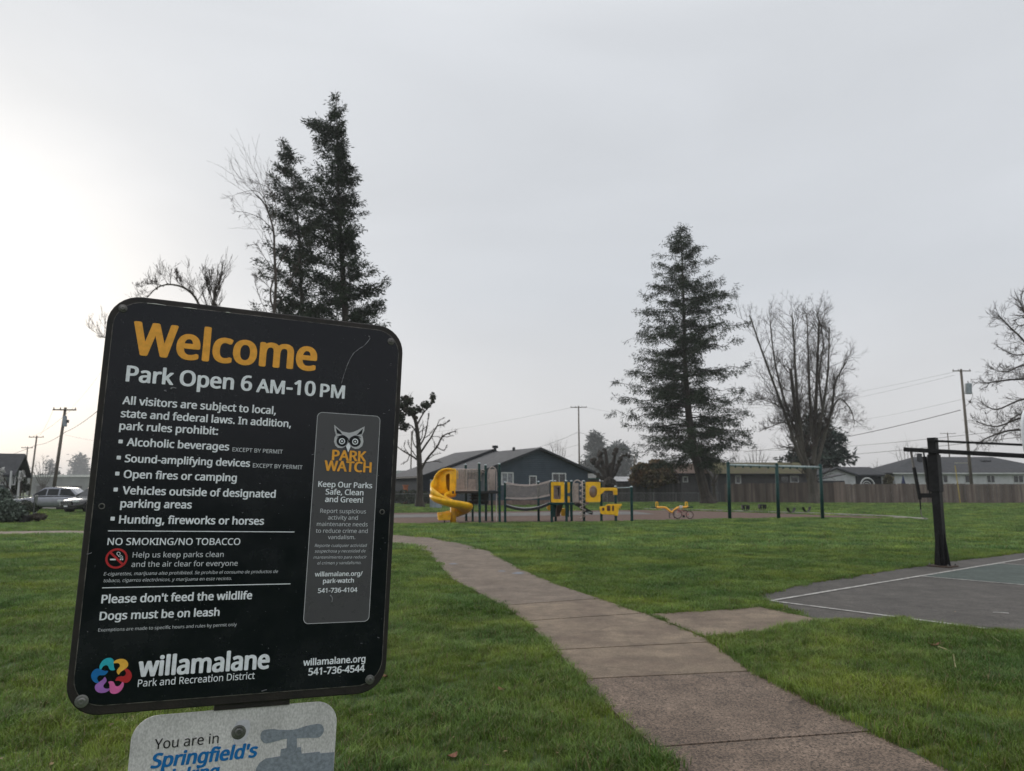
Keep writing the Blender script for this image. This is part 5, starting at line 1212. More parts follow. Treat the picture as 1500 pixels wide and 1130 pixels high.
shrub('shrub', 'pale flowering shrub at the corner of the dark roofed house', 'shrub', [(33, 694, 3, 5, 0), (30, 702, 4, 4, 0), (2, 690, 4, 6, 0), (0, 700, 4, 4, 0)], 60, material('pale_blossom', (.45, .45, .44), .7, island=.2), 1600, .16, 10)
shrub('shrub', 'dark round evergreen behind the tall fir trunk near the brown roof', 'shrub', [(1032, 672, 20, 16, 0), (1020, 665, 12, 12, 0), (1044, 680, 12, 12, 0)], 104, M_dkg, 500, .5, 12)
# ivy tufts on the pruned tree, as its own climber
shrub('ivy', 'dark ivy clinging to the upper left limbs of the pruned tree', 'ivy', [(590, 592, 8, 10, 0), (600, 602, 9, 7, 0), (586, 612, 8, 12, 0), (612, 600, 9, 5, 0), (624, 594, 8, 5, 0), (634, 584, 4, 7, 0), (592, 625, 7, 7, 0), (600, 588, 6, 6, 0)], 66, M_dkg, 1700, .2, 14, stems=False)
# far mass of trees in the mist
random.seed(5); fm = root('distant_treeline', (0, 480, 0), 'faint line of far trees and rooftops lost in the mist', 'trees', kind='stuff'); TBm = TB()
for i in range(230):
    u = random.uniform(-200, 1800); Yd = random.uniform(380, 600); hgt = random.uniform(5, 11)*(1+.5*noise.noise(Vector((u*.01, 0, 0)))); x = gx(u, Yd); w_ = random.uniform(4, 9)
    for _ in range(170):
        d = rv().normalized(); k = random.random()**.4; q_ = Vector((x+d.x*w_*k, Yd+d.y*w_*k, abs(d.z)*hgt*k)); s_ = random.uniform(.8, 2.0); e1 = rv().normalized()*s_; e2 = e1.cross(rv()).normalized()*s_*.6
        TBm.quad(q_-e2*.3, q_+e1*.5-e2, q_+e1, q_+e1*.5+e2)
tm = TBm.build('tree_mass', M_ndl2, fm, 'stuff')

# ================================================================== HOUSES
M_glass = material('window_glass', (.02, .024, .028), .08, var=.1, spec=.8)
M_trim = material('white_trim', (.55, .56, .56), .55, scale=3, var=.08)
def siding(name, col, pitch=.2):
    m = material(name, col, .75, scale=1.2, var=.08); t = m.node_tree; b = t.nodes['Principled BSDF']
    tc_ = t.nodes['Texture Coordinate']; sx = t.nodes.new('ShaderNodeSeparateXYZ'); t.links.new(tc_.outputs['Object'], sx.inputs[0])
    mm = t.nodes.new('ShaderNodeMath'); mm.operation = 'DIVIDE'; mm.inputs[1].default_value = pitch; t.links.new(sx.outputs[2], mm.inputs[0])
    fr = t.nodes.new('ShaderNodeMath'); fr.operation = 'FRACT'; t.links.new(mm.outputs[0], fr.inputs[0])
    bp = t.nodes.new('ShaderNodeBump'); bp.inputs['Distance'].default_value = .02; t.links.new(fr.outputs[0], bp.inputs['Height']); t.links.new(bp.outputs[0], b.inputs['Normal'])
    return m
M_blu = siding('blue_grey_siding', (.052, .070, .092)); M_bld = siding('dark_blue_siding', (.026, .034, .048)); M_grs = siding('warm_grey_siding', (.105, .10, .105)); M_whs = siding('white_siding', (.62, .63, .65))
M_shg = material('grey_shingles', (.070, .070, .074), .9, scale=2.2, col2=(.115, .115, .12), bump=.02, bscale=16); M_shd = material('dark_shingles', (.030, .032, .036), .9, scale=2.2, col2=(.05, .052, .058), bump=.02, bscale=16)
M_shm = material('mossy_shingles', (.085, .070, .040), .9, scale=.7, col2=(.10, .095, .035), bump=.03, bscale=10); M_shb = material('brown_shingles', (.10, .065, .05), .9, scale=.9, col2=(.135, .095, .07), bump=.03, bscale=10)
M_fas = material('dark_fascia', (.016, .019, .025), .6); M_brick = material('foundation_brick', (.17, .12, .10), .9, scale=3, var=.2)
M_pale = MATS.get('scratched_vinyl')
class House:
    def __init__(s, name, label, c, yaw, half, length, wall, ridge, over=.45, walls=None, roofm=None, fasc=None, found=False, cat='house', hip=False):
        """gable front centred on c facing -y (turned by yaw), ridge running back"""
        s.r = root(name, (c[0], c[1], 0), label, cat); s.c = Vector((c[0], c[1], 0)); s.yaw = yaw
        s.X = Vector((math.cos(yaw), math.sin(yaw), 0)); s.Yv = Vector((-math.sin(yaw), math.cos(yaw), 0)); s.half, s.len, s.wall, s.ridge = half, length, wall, ridge
        p = s.pt; k = (ridge-wall)/half
        if hip:
            b = MB(); b.prism([p(-half, 0, -.1), p(half, 0, -.1), p(half, 0, wall-.02), p(-half, 0, wall-.02)], s.Yv*length); b.build('wall', walls, s.r)
            e_ = half+over; ze = wall-over*k; b = MB()
            b.add([p(-e_, -over, ze), p(e_, -over, ze), p(e_, length+over, ze), p(-e_, length+over, ze), p(-e_, -over, ze+.18), p(e_, -over, ze+.18), p(e_, length+over, ze+.18), p(-e_, length+over, ze+.18), p(0, half-over, ridge+.18), p(0, length-half, ridge+.18)],
                [(3, 2, 1, 0), (0, 1, 5, 4), (1, 2, 6, 5), (2, 3, 7, 6), (3, 0, 4, 7), (4, 5, 8), (5, 6, 9, 8), (6, 7, 9), (7, 4, 8, 9)]); b.build('roof', roofm, s.r)
            for sg in (-1, 1): b = MB(); b.box(p(sg*(e_+.05), length/2, ze+.06), (.09, length+2*over, .18), (s.X, s.Yv, Vector((0, 0, 1)))); b.build('gutter', M_trim, s.r)
            return
        b = MB(); b.prism([p(-half, 0, -.1), p(half, 0, -.1), p(half, 0, wall-.02), p(0, 0, ridge-.02), p(-half, 0, wall-.02)], s.Yv*length); b.build('wall', walls, s.r)
        for sg in (-1, 1):
            b = MB(); e_ = half+over; ze = wall-over*k
            b.prism([p(0, -over, ridge+.02), p(sg*e_, -over, ze+.02), p(sg*e_, -over, ze+.20), p(0, -over, ridge+.20)], s.Yv*(length+2*over)); b.build('roof', roofm, s.r)
            b = MB(); b.prism([p(0, -over-.03, ridge-.02), p(sg*(e_+.04), -over-.03, ze-.04), p(sg*(e_+.04), -over-.03, ze+.19), p(0, -over-.03, ridge+.19)], s.Yv*.028); b.build('fascia', fasc or M_fas, s.r)
            b = MB(); q_ = p(sg*(e_+.05), length/2, ze+.08); b.box(q_, (.09, length+2*over, .16), (s.X, s.Yv, Vector((0, 0, 1)))); b.build('gutter', fasc or M_fas, s.r)
        if found:
            b = MB(); b.box(p(0, -.03, .26), (2*half+.06, .06, .56), (s.X, s.Yv, Vector((0, 0, 1)))); b.build('foundation', M_brick, s.r)
    def pt(s, x, y, z): return s.c+s.X*x+s.Yv*y+Vector((0, 0, z))
    def window(s, x0, z0, x1, z1, face='front', panes=2, trim=None, tw=.10, glass=None):
        """frame with panes standing in front of the wall"""
        if face == 'front': A = lambda a, z, o: s.pt(a, -o, z); n_ = -s.Yv
        elif face == 'left': A = lambda a, z, o: s.pt(-s.half-o, a, z); n_ = -s.X
        else: A = lambda a, z, o: s.pt(s.half+o, a, z); n_ = s.X
        b = MB(); b.ring([A(x0, z0, .05), A(x1, z0, .05), A(x1, z1, .05), A(x0, z1, .05)], [A(x0+tw, z0+tw, .05), A(x1-tw, z0+tw, .05), A(x1-tw, z1-tw, .05), A(x0+tw, z1-tw, .05)], -n_*.07)
        f = b.build('window', trim or M_trim, s.r)
        w = (x1-x0-2*tw)/panes
        for i in range(panes):
            a, c = x0+tw+w*i, x0+tw+w*(i+1); b = MB(); b.prism([A(a+.02, z0+tw, .012), A(c-.02, z0+tw, .012), A(c-.02, z1-tw, .012), A(a+.02, z1-tw, .012)], n_*.008); b.build('pane', glass or M_glass, f)
            if i: b = MB(); b.prism([A(a-.04, z0+tw, .05), A(a+.04, z0+tw, .05), A(a+.04, z1-tw, .05), A(a-.04, z1-tw, .05)], -n_*.03); b.build('mullion', trim or M_trim, f)
M_curt = material('curtained_glass', (.20, .21, .23), .2, scale=6, var=.2, spec=.6)
# blue grey house
yw = math.radians(30); HA = House('house', 'blue grey house with wide gable and dark roof edges behind the play structure', (2.7, 75), yw, 6.1, 9.4, 3.45, 5.62, .5, M_blu, M_shg, M_fas, True)
def on_gable(hs, u):
    """x on the gable plane seen at picture column u"""
    d = ray(u, 705); t = (hs.c-O).dot(hs.Yv)/d.dot(hs.Yv); return (O+d*t-hs.c).dot(hs.X), t*d.y
def gwin(hs, u0, u1, v0, v1, **k):
    x0, y0 = on_gable(hs, u0); x1, y1 = on_gable(hs, u1); ym = (y0+y1)/2; hs.window(x0, P(750, v1, ym).z, x1, P(750, v0, ym).z, **k)
gwin(HA, 734, 752, 692, 711, tw=.12, glass=M_curt); gwin(HA, 808.5, 829, 693, 709, tw=.12)
gwin(HA, 775, 786, 697, 712, panes=1, tw=.1)
rdg = HA.pt(0, 9.2, 5.7)
b = MB(); b.cyl(rdg-Vector((0, 0, .2)), rdg+Vector((0, 0, .55)), .16, 10); b.cyl(rdg+Vector((0, 0, .5)), rdg+Vector((0, 0, .78)), .34, 10); b.build('chimney', M_fas, HA.r)
q_ = HA.pt(-.3, 4.5, 5.6); b = MB(); b.box(q_+Vector((0, 0, .25)), (.3, .3, .4)); b.build('roof_vent', M_shd, HA.r)
hc = HA.pt(0, 9.9, 0)
HB = House('house', 'dark blue wing with long sloping roof edge left of the blue grey gable', (hc.x-.1, hc.y), yw, 8.3, 9, 3.0, 5.92, .5, M_bld, M_shg, M_fas, True)
gwin(HB, 648, 656, 701, 712, panes=1, tw=.1)
HC = House('house', 'low grey house with pale green roof behind the pruned tree', (gx(604, 98), 98), math.radians(90), 4.2, 13, 2.5, 3.9, .5, M_grs, material('pale_green_roof', (.15, .17, .16), .8, scale=1.5, var=.12), M_fas)
HC.r.location = HC.r.location
# HC ridge runs to the right picture-wise; windows on the long side facing the park
def lwin(hs, u0, u1, v0, v1, side='right', **k):
    n_ = hs.X if side == 'right' else -hs.X; o_ = hs.c+n_*hs.half
    def along(u): d = ray(u, 705); t = (o_-O).dot(n_)/d.dot(n_); q = O+d*t; return (q-hs.c).dot(hs.Yv), q.y
    a0, y0 = along(u0); a1, y1 = along(u1); a0, a1 = min(a0, a1), max(a0, a1); ym = (y0+y1)/2; hs.window(a0, P(750, v1, ym).z, a1, P(750, v0, ym).z, face=side, **k)
for h_, ws in ((HC, ((588, 596, 700, 714), (600, 607, 700, 714), (622, 630, 700, 713))),): 
    for w_ in ws: lwin(h_, *w_, side='left', panes=1)
# mossy roofed grey house: ridge parallel to the fence
def long_house(name, label, u0, u1, Y, v_eave, v_ridge, depth, walls, roofm, fasc=None, over=.5, yaw=90, hip=False):
    x0, x1 = gx(u0, Y), gx(u1, Y); ze = P(750, v_eave, Y).z; zr = P(750, v_ridge, Y+depth/2).z
    return House(name, label, (x1, Y+depth/2), math.radians(yaw), depth/2, x1-x0, ze, zr, over, walls, roofm, fasc, hip=hip)
HD = long_house('house', 'grey house with mossy shingle roof behind the swing set', 1052, 1186, 95, 694.5, 680, 9, M_grs, M_shm)
lwin(HD, 1077, 1085.5, 696.5, 709, side='left', panes=1, tw=.14); 
b = MB(); f_ = HD; 
lwin(HD, 1143, 1156, 697, 707.5, side='left', panes=1, tw=.12, trim=M_grs); lwin(HD, 1157.5, 1170, 697, 707.5, side='left', panes=1, tw=.12, trim=M_trim)
HD2 = long_house('house', 'low house with brown shingle roof half hidden by the tall fir trunk', 998, 1050, 99, 694, 681.5, 8, M_grs, M_shb)
lwin(HD2, 1000, 1008, 698, 707, side='left', panes=1, tw=.15)
HD3 = long_house('house', 'grey roofed house with a pale window left of the tall fir', 965, 996, 104, 692, 683, 8, M_grs, M_shg)
lwin(HD3, 988, 996, 697, 705, side='left', panes=1, tw=.12, glass=M_curt)
# white gabled house and its dark hipped wing
HE = House('house', 'small white gabled house with dark roof right of the swings', (gx(1227, 96), 96), math.radians(-2), 2.35, 9, P(750, 697, 96).z, P(750, 687.5, 96).z, .35, M_whs, M_shd)
HE2 = long_house('house', 'dark roofed open carport joined to the white gabled house', 1249, 1292, 98, 696.5, 686.5, 8, M_fas, M_shd)
HEb = root('shade_canopy', (gx(1271, 92), 92, 0), 'white arched canopy frame in front of the dark carport', 'canopy')
ar = []; c = P(1271, 712, 92)
for i in range(13): w = PI*i/12; ar.append(c+Vector((math.cos(w)*.85, 0, math.sin(w)*.95)))
b = MB(); b.tube(ar, .09, 8); b.build('arch', M_trim, HEb)
for k in (.35, .6): b = MB(); b.tube([c+Vector((math.cos(PI*i/12)*.85*k, .2, math.sin(PI*i/12)*.95*k)) for i in range(13)], .05, 6); b.build('inner_arch', M_trim, HEb)
for sx in (-.85, .85): b = MB(); b.cyl(Vector((c.x+sx, c.y, 0)), Vector((c.x+sx, c.y, c.z)), .05, 8); b.build('leg', M_trim, HEb)
sh = root('garden_shed', (gx(1222, 91), 91, 0), 'low lean-to shed with grey sloping roof behind the pale gate', 'shed')
x0, x1 = gx(1204, 91), gx(1238, 91); z0, z1 = P(750, 704.5, 91).z, P(750, 700, 91).z
b = MB(); b.box(((x0+x1)/2, 92, z0/2), (x1-x0, 2, z0)); b.build('wall', M_fas, sh)
b = MB(); b.prism([(x0-.2, 90.8, z0+.1), (x1+.1, 90.8, z1+.35), (x1+.1, 90.8, z1+.47), (x0-.2, 90.8, z0+.22)], Vector((0, 2.5, 0))); b.build('roof', M_shg, sh)
# long white house on the right
HF = long_house('house', 'long white house with grey roof and dark windows behind the hoop', 1312, 1560, 100, 692.5, 671.5, 12, M_whs, material('slate_shingles', (.042, .044, .048), .9, scale=2.2, col2=(.068, .070, .076), bump=.02, bscale=16), hip=True)
for a, c_ in ((1354, 1358), (1381, 1389), (1413, 1422), (1445, 1458), (1484, 1500), (1526, 1538)): lwin(HF, a, c_, 696, 708, side='left', panes=2 if c_-a > 9 else 1, tw=.1)
for xx in (1440, 1448): q_ = P(xx, 676, 104); b = MB(); b.box(q_, (.5, .4, .25)); b.build('roof_vent', M_shd, HF.r)
b = MB(); b.cyl(P(1339, 668, 102)-Vector((0, 0, 1)), P(1347, 676, 102), .2, 8); 
q_ = P(1347, 672, 104); b = MB(); b.box(q_, (.5, .5, 1.4)); b.build('chimney', M_shd, HF.r)
# left: dark roofed house, warehouse
HL = long_house('house', 'dark roofed house cut by the left border of the view', -110, -12, 64, 691, 668, 5, material('grey_green_wall', (.11, .13, .13), .8), M_shd, over=.8, yaw=112)
for u in (14, 27): b = MB(); b.cyl(Vector((gx(u, 62), 62, 0)), Vector((gx(u, 62), 62, P(750, 690, 62).z)), .08, 8); b.build('porch_post', M_trim, HL.r)
lwin(HL, 0, 9, 698, 711, side='left', panes=2); lwin(HL, 17, 23, 698, 711, side='left', panes=1)
wh = root('warehouse', (gx(120, 250), 250, 0), 'long pale warehouse with bright flat roof edge far left', 'warehouse')
x0, x1 = gx(38, 250), gx(330, 250); z0 = P(750, 699, 250).z
b = MB(); b.box(((x0+x1)/2, 262, z0/2), (x1-x0, 24, z0)); b.build('wall', material('warehouse_wall', (.24, .245, .24), .8, scale=.3, var=.1), wh)
b = MB(); b.box(((x0+x1)/2, 262, z0+.35), (x1-x0+.6, 24.6, .7)); b.build('roof', material('warehouse_roof', (.7, .7, .68), .6), wh)
for k in range(6): b = MB(); b.box((x0+(x1-x0)*(k+.5)/6, 249.94, 1.5), (4, .1, 3)); b.build('door', M_grs, wh)
# small buildings between the blue house and the pollard
s1 = root('garden_shed', (gx(864, 99), 99, 0), 'small shed with pale pyramid roof and green edge right of the blue house', 'shed')
x0, x1 = gx(850.5, 99), gx(880, 99); z0, z1 = P(750, 701.5, 99).z, P(750, 690, 100).z; cx_ = gx(864, 99)
b = MB(); b.box(((x0+x1)/2, 100.5, z0/2), (x1-x0-.3, 2.6, z0)); b.build('wall', M_grs, s1)
b = MB(); vs_ = [(x0, 99, z0), (x1, 99, z0), (x1, 102, z0), (x0, 102, z0), (cx_, 100.5, z1)]; b.add(vs_, [(0, 1, 4), (1, 2, 4), (2, 3, 4), (3, 0, 4), (3, 2, 1, 0)]); b.build('roof', material('pale_roof', (.20, .20, .19), .8, var=.1), s1)
b = MB(); b.box(((x0+x1)/2, 98.95, z0), (x1-x0, .08, .14)); b.build('fascia', material('green_trim', (.03, .09, .07), .6), s1)
s2 = long_house('outbuilding', 'low outbuilding with pale metal roof behind the pollard tree', 858, 940, 106, 706, 700.5, 5, M_grs, material('pale_metal_roof', (.34, .34, .34), .5, scale=1, var=.2))

# ================================================================== FENCES
M_board = material('weathered_boards', (.120, .092, .078), .9, scale=1.6, col2=(.205, .165, .142), island=.35, stretch=(1, 1, .2)); M_board2 = material('dark_grey_boards', (.055, .05, .05), .9, scale=1.6, col2=(.10, .092, .09), island=.35, stretch=(1, 1, .2)); M_board3 = material('fresh_pale_boards', (.22, .17, .145), .9, scale=2, col2=(.28, .22, .19), island=.15, stretch=(1, 1, .2))
def wood_fence(name, label, pts, mat, h=1.85, panel=2.4, group=None):
    r = root(name, (pts[0][0], pts[0][1], 0), label, 'fence', group)
    for (ax, ay), (bx, by) in zip(pts, pts[1:]):
        a, b_ = Vector((ax, ay, 0)), Vector((bx, by, 0)); L_ = (b_-a).length; d = (b_-a)/L_; n_ = Vector((d.y, -d.x, 0)); np_ = max(1, round(L_/panel)); pl = L_/np_
        for i in range(np_):
            h_ = h+random.uniform(-.05, .05); m = MB(); x = .0
            while x < pl-.03:
                w = random.uniform(.125, .148); w = min(w, pl-x); hh = h_+random.gauss(0, .014)+(random.random() < .04)*-.08
                c = a+d*(i*pl+x+w/2)+n_*(.022+random.uniform(-.004, .006)); m.box(c+Vector((0, 0, hh/2+.03)), (w-random.uniform(.006, .014), .016, hh), (d, n_, Vector((0, 0, 1)))); x += w
            o = m.build('fence_panel', mat, r, kind='stuff')
            m = MB(); c = a+d*(i*pl); m.box(c+Vector((0, 0, h_/2-.05))-n_*.05, (.09, .09, h_+.1), (d, n_, Vector((0, 0, 1)))); m.build('post', mat, r)
            for zz in (.35, h_-.3): m = MB(); m.box(a+d*(i*pl+pl/2)+Vector((0, 0, zz))-n_*.008, (pl, .038, .085), (d, n_, Vector((0, 0, 1)))); m.build('rail', mat, r)
    return r
fb = lambda u, v: (G(u, v).x, G(u, v).y)
fY = lambda u, Y: (gx(u, Y), Y)
random.seed(99)
wood_fence('wooden_fence', 'long weathered board fence behind the hoop and right half of the lawn', [fY(1239, 87), fY(1380, 86), fY(1560, 84), fY(1900, 80)], M_board, 2.22)
wood_fence('wooden_fence', 'taller pale newer fence section right of the swings', [fY(1222, 87.5), fY(1238.5, 87)], M_board3, 2.5, 1.4)
wood_fence('wooden_fence', 'weathered board fence directly behind the swing set', [fY(1062, 90), fY(1221.5, 87.6)], M_board, 2.35)
wood_fence('wooden_fence', 'older dark grey board fence behind the conifer and rusty shrub', [fY(838, 101), fY(1061, 99)], M_board2, 2.45)
def chain_fence(label, pts, h=1.2):
    r = root('chain_link_fence', (pts[0][0], pts[0][1], 0), label, 'fence'); TBf = TB()
    for (ax, ay), (bx, by) in zip(pts, pts[1:]):
        a, b_ = Vector((ax, ay, 0)), Vector((bx, by, 0)); L_ = (b_-a).length; d = (b_-a)/L_; n = max(1, round(L_/3))
        m = MB(); m.cyl(a+Vector((0, 0, h)), b_+Vector((0, 0, h)), .022, 6); m.build('top_rail', M_galvp, r)
        for i in range(n+1): m = MB(); c = a.lerp(b_, i/n); m.cyl(c-Vector((0, 0, .1)), c+Vector((0, 0, h+.04)), .028, 6); m.build('post', M_galvp, r)
        s_ = .12; k = int((L_+h)/s_)
        for i in range(k):
            for sg in (1, -1):
                x0 = i*s_ - (h if sg > 0 else 0); x1 = x0+sg*h if sg > 0 else x0-h
                t0, t1 = 0, 1; lo_, hi_ = (0-x0)/(x1-x0), (L_-x0)/(x1-x0)
                if lo_ > hi_: lo_, hi_ = hi_, lo_
                t0, t1 = max(0, lo_), min(1, hi_)
                if t1-t0 < .02: continue
                TBf.limb([a+d*(x0+(x1-x0)*t0)+Vector((0, 0, h*t0+.02)), a+d*(x0+(x1-x0)*t1)+Vector((0, 0, h*t1))], [.0028, .0028], 3)
    TBf.build('mesh_wire', M_galvp, r, 'stuff'); return r
M_galvp = material('galvanised_pipe', (.20, .21, .21), .5, metal=.5, var=.15)
chain_fence('low chain link fence between the play area and the dark board fence', [fY(560, 66), fY(700, 70), fY(820, 88), fY(1055, 92)])
chain_fence('low chain link fence at far left in front of bushes and parked cars', [fY(-120, 35), fY(52, 36), fY(56, 44)])

# ================================================================== POLES AND WIRES
M_pole = material('pole_wood', (.095, .080, .065), .9, scale=2, col2=(.16, .14, .115), stretch=(1, 1, .2)); M_insul = material('insulator', (.10, .09, .08), .5); M_trans = material('transformer_grey', (.26, .30, .33), .5)
M_wire = material('wire', (.03, .03, .03), .6)
def pole(label, u, vtop, Y, r_=.14, arm_=1.2, tilt=0.0, transf=None, varm=None, ua=None, lean=0.0):
    t = P(u, vtop, Y); g = Vector((t.x+lean, Y, 0)); r = root('utility_pole', tuple(g), label, 'utility pole')
    b = MB(); b.tube([g-Vector((0, 0, .3)), g.lerp(t, .5), t], [r_*1.15, r_, r_*.8], 10); b.build('pole', M_pole, r, smooth=True)
    if arm_:
        c = t-Vector((0, 0, .25)) if varm is None else P(u, varm, Y); d = Vector((math.cos(tilt), math.sin(tilt), 0)); b = MB(); b.box(c-Vector((0, .12, 0)), (arm_*2, .10, .12), (d, Vector((-d.y, d.x, 0)), Vector((0, 0, 1)))); ca_ = b.build('crossarm', M_pole, r)
        for s_ in (-.92, -.35, .92): b = MB(); q = c-Vector((0, .12, 0))+d*arm_*s_; b.cyl(q+Vector((0, 0, .05)), q+Vector((0, 0, .22)), .05, 6); b.build('insulator', M_insul, ca_)
    if transf:
        uu, v0, v1, dx = transf; c0_, c1_ = P(uu, v0, Y), P(uu, v1, Y); b = MB(); tr_r = .40 if Y > 80 else .19; b.cyl(c1_, c0_, tr_r, 14); b.sphere(c0_, tr_r*.97, 12, (1, 1, .25)); tr = b.build('transformer', M_trans, r)
        b = MB(); b.cyl(c0_, c0_+Vector((-.05, 0, .35)), .05, 6); b.build('bushing', M_insul, tr)
        b = MB(); b.box((c0_+c1_)/2-Vector((.25 if uu > u else -.25, 0, 0)), (.25, .1, .3)); b.build('bracket', M_insul, tr)
    return r, t
Yp = 92
pr, tR = pole('tall utility pole with grey transformer behind the board fence at right', 1407.5, 541, Yp, .17, 1.15, .0, (1418.5, 562.5, 577, 1), lean=.10)
b = MB(); b.tube([P(1423, 570, Yp), P(1425, 580, Yp), P(1421, 590, Yp), P(1412, 597, Yp)], .03, 6); b.sphere(P(1421, 589, Yp), .22, 6, (1, .6, .7)); b.build('cable_drop', M_insul, pr)
pb_, tM = pole('thin utility pole behind the right end of the blue grey house', 847.5, 595, 125, .14, 1.4)
pl1, tL = pole('leaning utility pole with dark transformer left of the sign', 96, 597, 70, .15, 1.05, .12, (95, 610, 625, 1), lean=-.55)
pl2, tL2 = pole('second utility pole behind the silver car', 54, 638.5, 120, .14, 1.2, lean=-.4)
pl3, tL3 = pole('smallest and farthest utility pole above the dark roof at left', 40.5, 654.5, 150, .14, 1.15)
pl4, tR2 = pole('distant utility pole just right of the hoop post top', 1388, 634, 190, .16, 2.0)
pl5, tR3 = pole('slim pole standing in the distance among trees left of the rusty shrub', 929.5, 668, 150, .16, 0)
pl6, _ = pole('slim grey pole behind the pruned tree beside the sign', 603, 632, 110, .10, 0)
def wire(label, a, b_, sag_, r=.018, name='power_line', cat='power line', group='overhead wires'):
    pts = [a.lerp(b_, i/16)-Vector((0, 0, sag_*4*(i/16)*(1-i/16))) for i in range(17)]; c = pts[8]
    m = MB(); m.tube(pts, r, 4)
    o = m.build(name, M_wire); o['label'] = label; o['category'] = cat; o['group'] = group
WY = P(1407, 601, Yp)
wire('thick cable sagging left from the middle of the transformer pole', WY, P(1090, 662, 150), .8, .05)
wire('upper thin wire from the crossarm of the transformer pole', P(1398, 545, Yp), P(1060, 600, 200), 1.0, .014)
wire('lower thin wire from the crossarm of the transformer pole', P(1398, 550, Yp), P(1060, 612, 200), 1.0, .014)
wire('cable crossing low over the white houses above the board fence', P(1545, 622, 80), P(1060, 660, 190), 1.0, .032)
wire('lowest cable passing behind the hoop post', P(1500, 640, 85), P(1000, 676, 190), 1.0, .035)
wire('thin wire halfway up the transformer pole', P(1410, 585, Yp), P(1200, 622, 150), .5, .014)
wire('thin wire leaving the transformer pole to the right', P(1428, 545, Yp), P(1700, 520, 60), .5, .012)
wire('service cable from thin pole down to the blue house', P(847, 633, 125), P(716, 672, 86), .5, .022)
wire('service cable from thin pole to the right behind the fir', P(847, 633, 125), P(1000, 668, 170), .6, .025)
wire('faint upper wire left of the thin pole', P(843, 596, 125), P(560, 640, 260), 1, .018)
wire('lower thin cable left of the thin pole', P(847, 652, 125), P(740, 668, 170), .5, .022)
wire('upper wire right of the thin pole', P(851, 595, 125), P(1000, 610, 170), .8, .014)
wire('thick cable rising from far left pole past the leaning pole to behind the sign', P(96, 633, 70), P(190, 560, 34), .3, .022)
wire('cable from the leaning pole back to the second pole', P(96, 633, 70), P(54, 652, 120), .3, .03)
wire('cable from the second pole back to the farthest pole', P(54, 652, 120), P(-20, 676, 190), .3, .035)
wire('thin high wire from leaning pole crossarm up behind the sign', P(106, 596, 70), P(200, 470, 30), .3, .006)
wire('thin wire from leaning pole crossarm to the second pole', P(80, 596, 70), P(58, 638, 120), .4, .014)
wire('thin wire on the other end of the leaning pole crossarm', P(108, 597, 70), P(50, 638, 120), .4, .014)
wire('low thin wire right of the leaning pole', P(94, 637, 70), P(260, 655, 60), .3, .010)
# yellow guard post, umbrella, cabinet, planter
yp = root('yellow_post', (P(1406, 728, 84).x, 84, 0), 'thin yellow upright pole before the long white house', 'pole')
b = MB(); b.tube([Vector((P(1406, 728, 84).x, 84, 0)), P(1399, 682, 84)], .055, 8); b.build('pole', material('yellow_pvc', (.40, .30, .08), .6), yp)
b = MB(); b.box(P(1408, 678.5, 84), (1.5, .05, .06)); b.build('top_bar', material('cream_bar', (.45, .42, .34), .6), yp)
um = root('patio_umbrella', (gx(1322.5, 94), 94, 0), 'closed dark blue patio umbrella before the white house', 'umbrella')
b = MB(); c0_ = P(1322.5, 696, 94); b.tube([Vector((c0_.x, 94, .9)), Vector((c0_.x, 94, 1.2)), c0_], [.55, .5, .03], 8); b.build('canopy', material('navy_cloth', (.02, .03, .09), .8), um)
b = MB(); b.cyl(Vector((c0_.x, 94, 0)), Vector((c0_.x, 94, 1.2)), .03, 6); b.build('pole', M_trim, um)
cb = root('utility_cabinet', (gx(640, 62), 62, 0), 'grey utility cabinet on the grass behind the yellow slide', 'cabinet')
x0, x1 = gx(634, 62), gx(647, 62); b = MB(); b.box(((x0+x1)/2, 62, .42), (x1-x0, .6, .84)); bd = b.build('body', M_trans, cb, bevel=.02)
b = MB(); b.box(((x0+x1)/2, 61.68, .42), (x1-x0-.12, .03, .7)); b.build('door', M_trans, bd, bevel=.01)
b = MB(); b.box(((x0+x1)/2, 62, .87), (x1-x0+.06, .66, .05)); b.build('lid', M_trans, cb)
gp = root('gate_post', (gx(632, 62.5), 62.5, 0), 'tall pale post left of the grey utility cabinet', 'post')
b = MB(); b.box((gx(632, 62.5), 62.5, P(750, 704, 62).z/2), (.22, .12, P(750, 704, 62).z)); b.build('post', M_trans, gp); b = MB(); b.box((gx(632, 62.5), 62.5, P(750, 704, 62).z+.03), (.28, .18, .06)); b.build('cap', M_trim, gp)
po = root('planter', (gx(38, 34.6), 34.6, 0), 'dark square planter by the chain link fence at far left', 'planter')
b = MB(); b.box((gx(38, 34.6), 34.6, .17), (.48, .4, .34)); b.build('tub', M_deck, po, bevel=.02); b = MB(); b.box((gx(38, 34.6), 34.6, .345), (.40, .32, .03)); b.build('soil', M_dirt, po)
pt2 = root('terracotta_pot', (gx(594, 79), 79, 0), 'orange pot near the house with pale green roof', 'pot')
b = MB(); b.tube([(gx(594, 79), 79, 0), (gx(594, 79), 79, .3), (gx(594, 79), 79, 1.9), (gx(594, 79), 79, 2.0)], [.15, .2, .26, .30], 10); b.build('pot', material('terracotta', (.38, .14, .07), .8), pt2); b = MB(); b.tube([(gx(594, 79), 79, 1.98), (gx(594, 79), 79, 2.08)], [.33, .33], 10); b.build('rim', material('terracotta', (.38, .14, .07)), pt2)

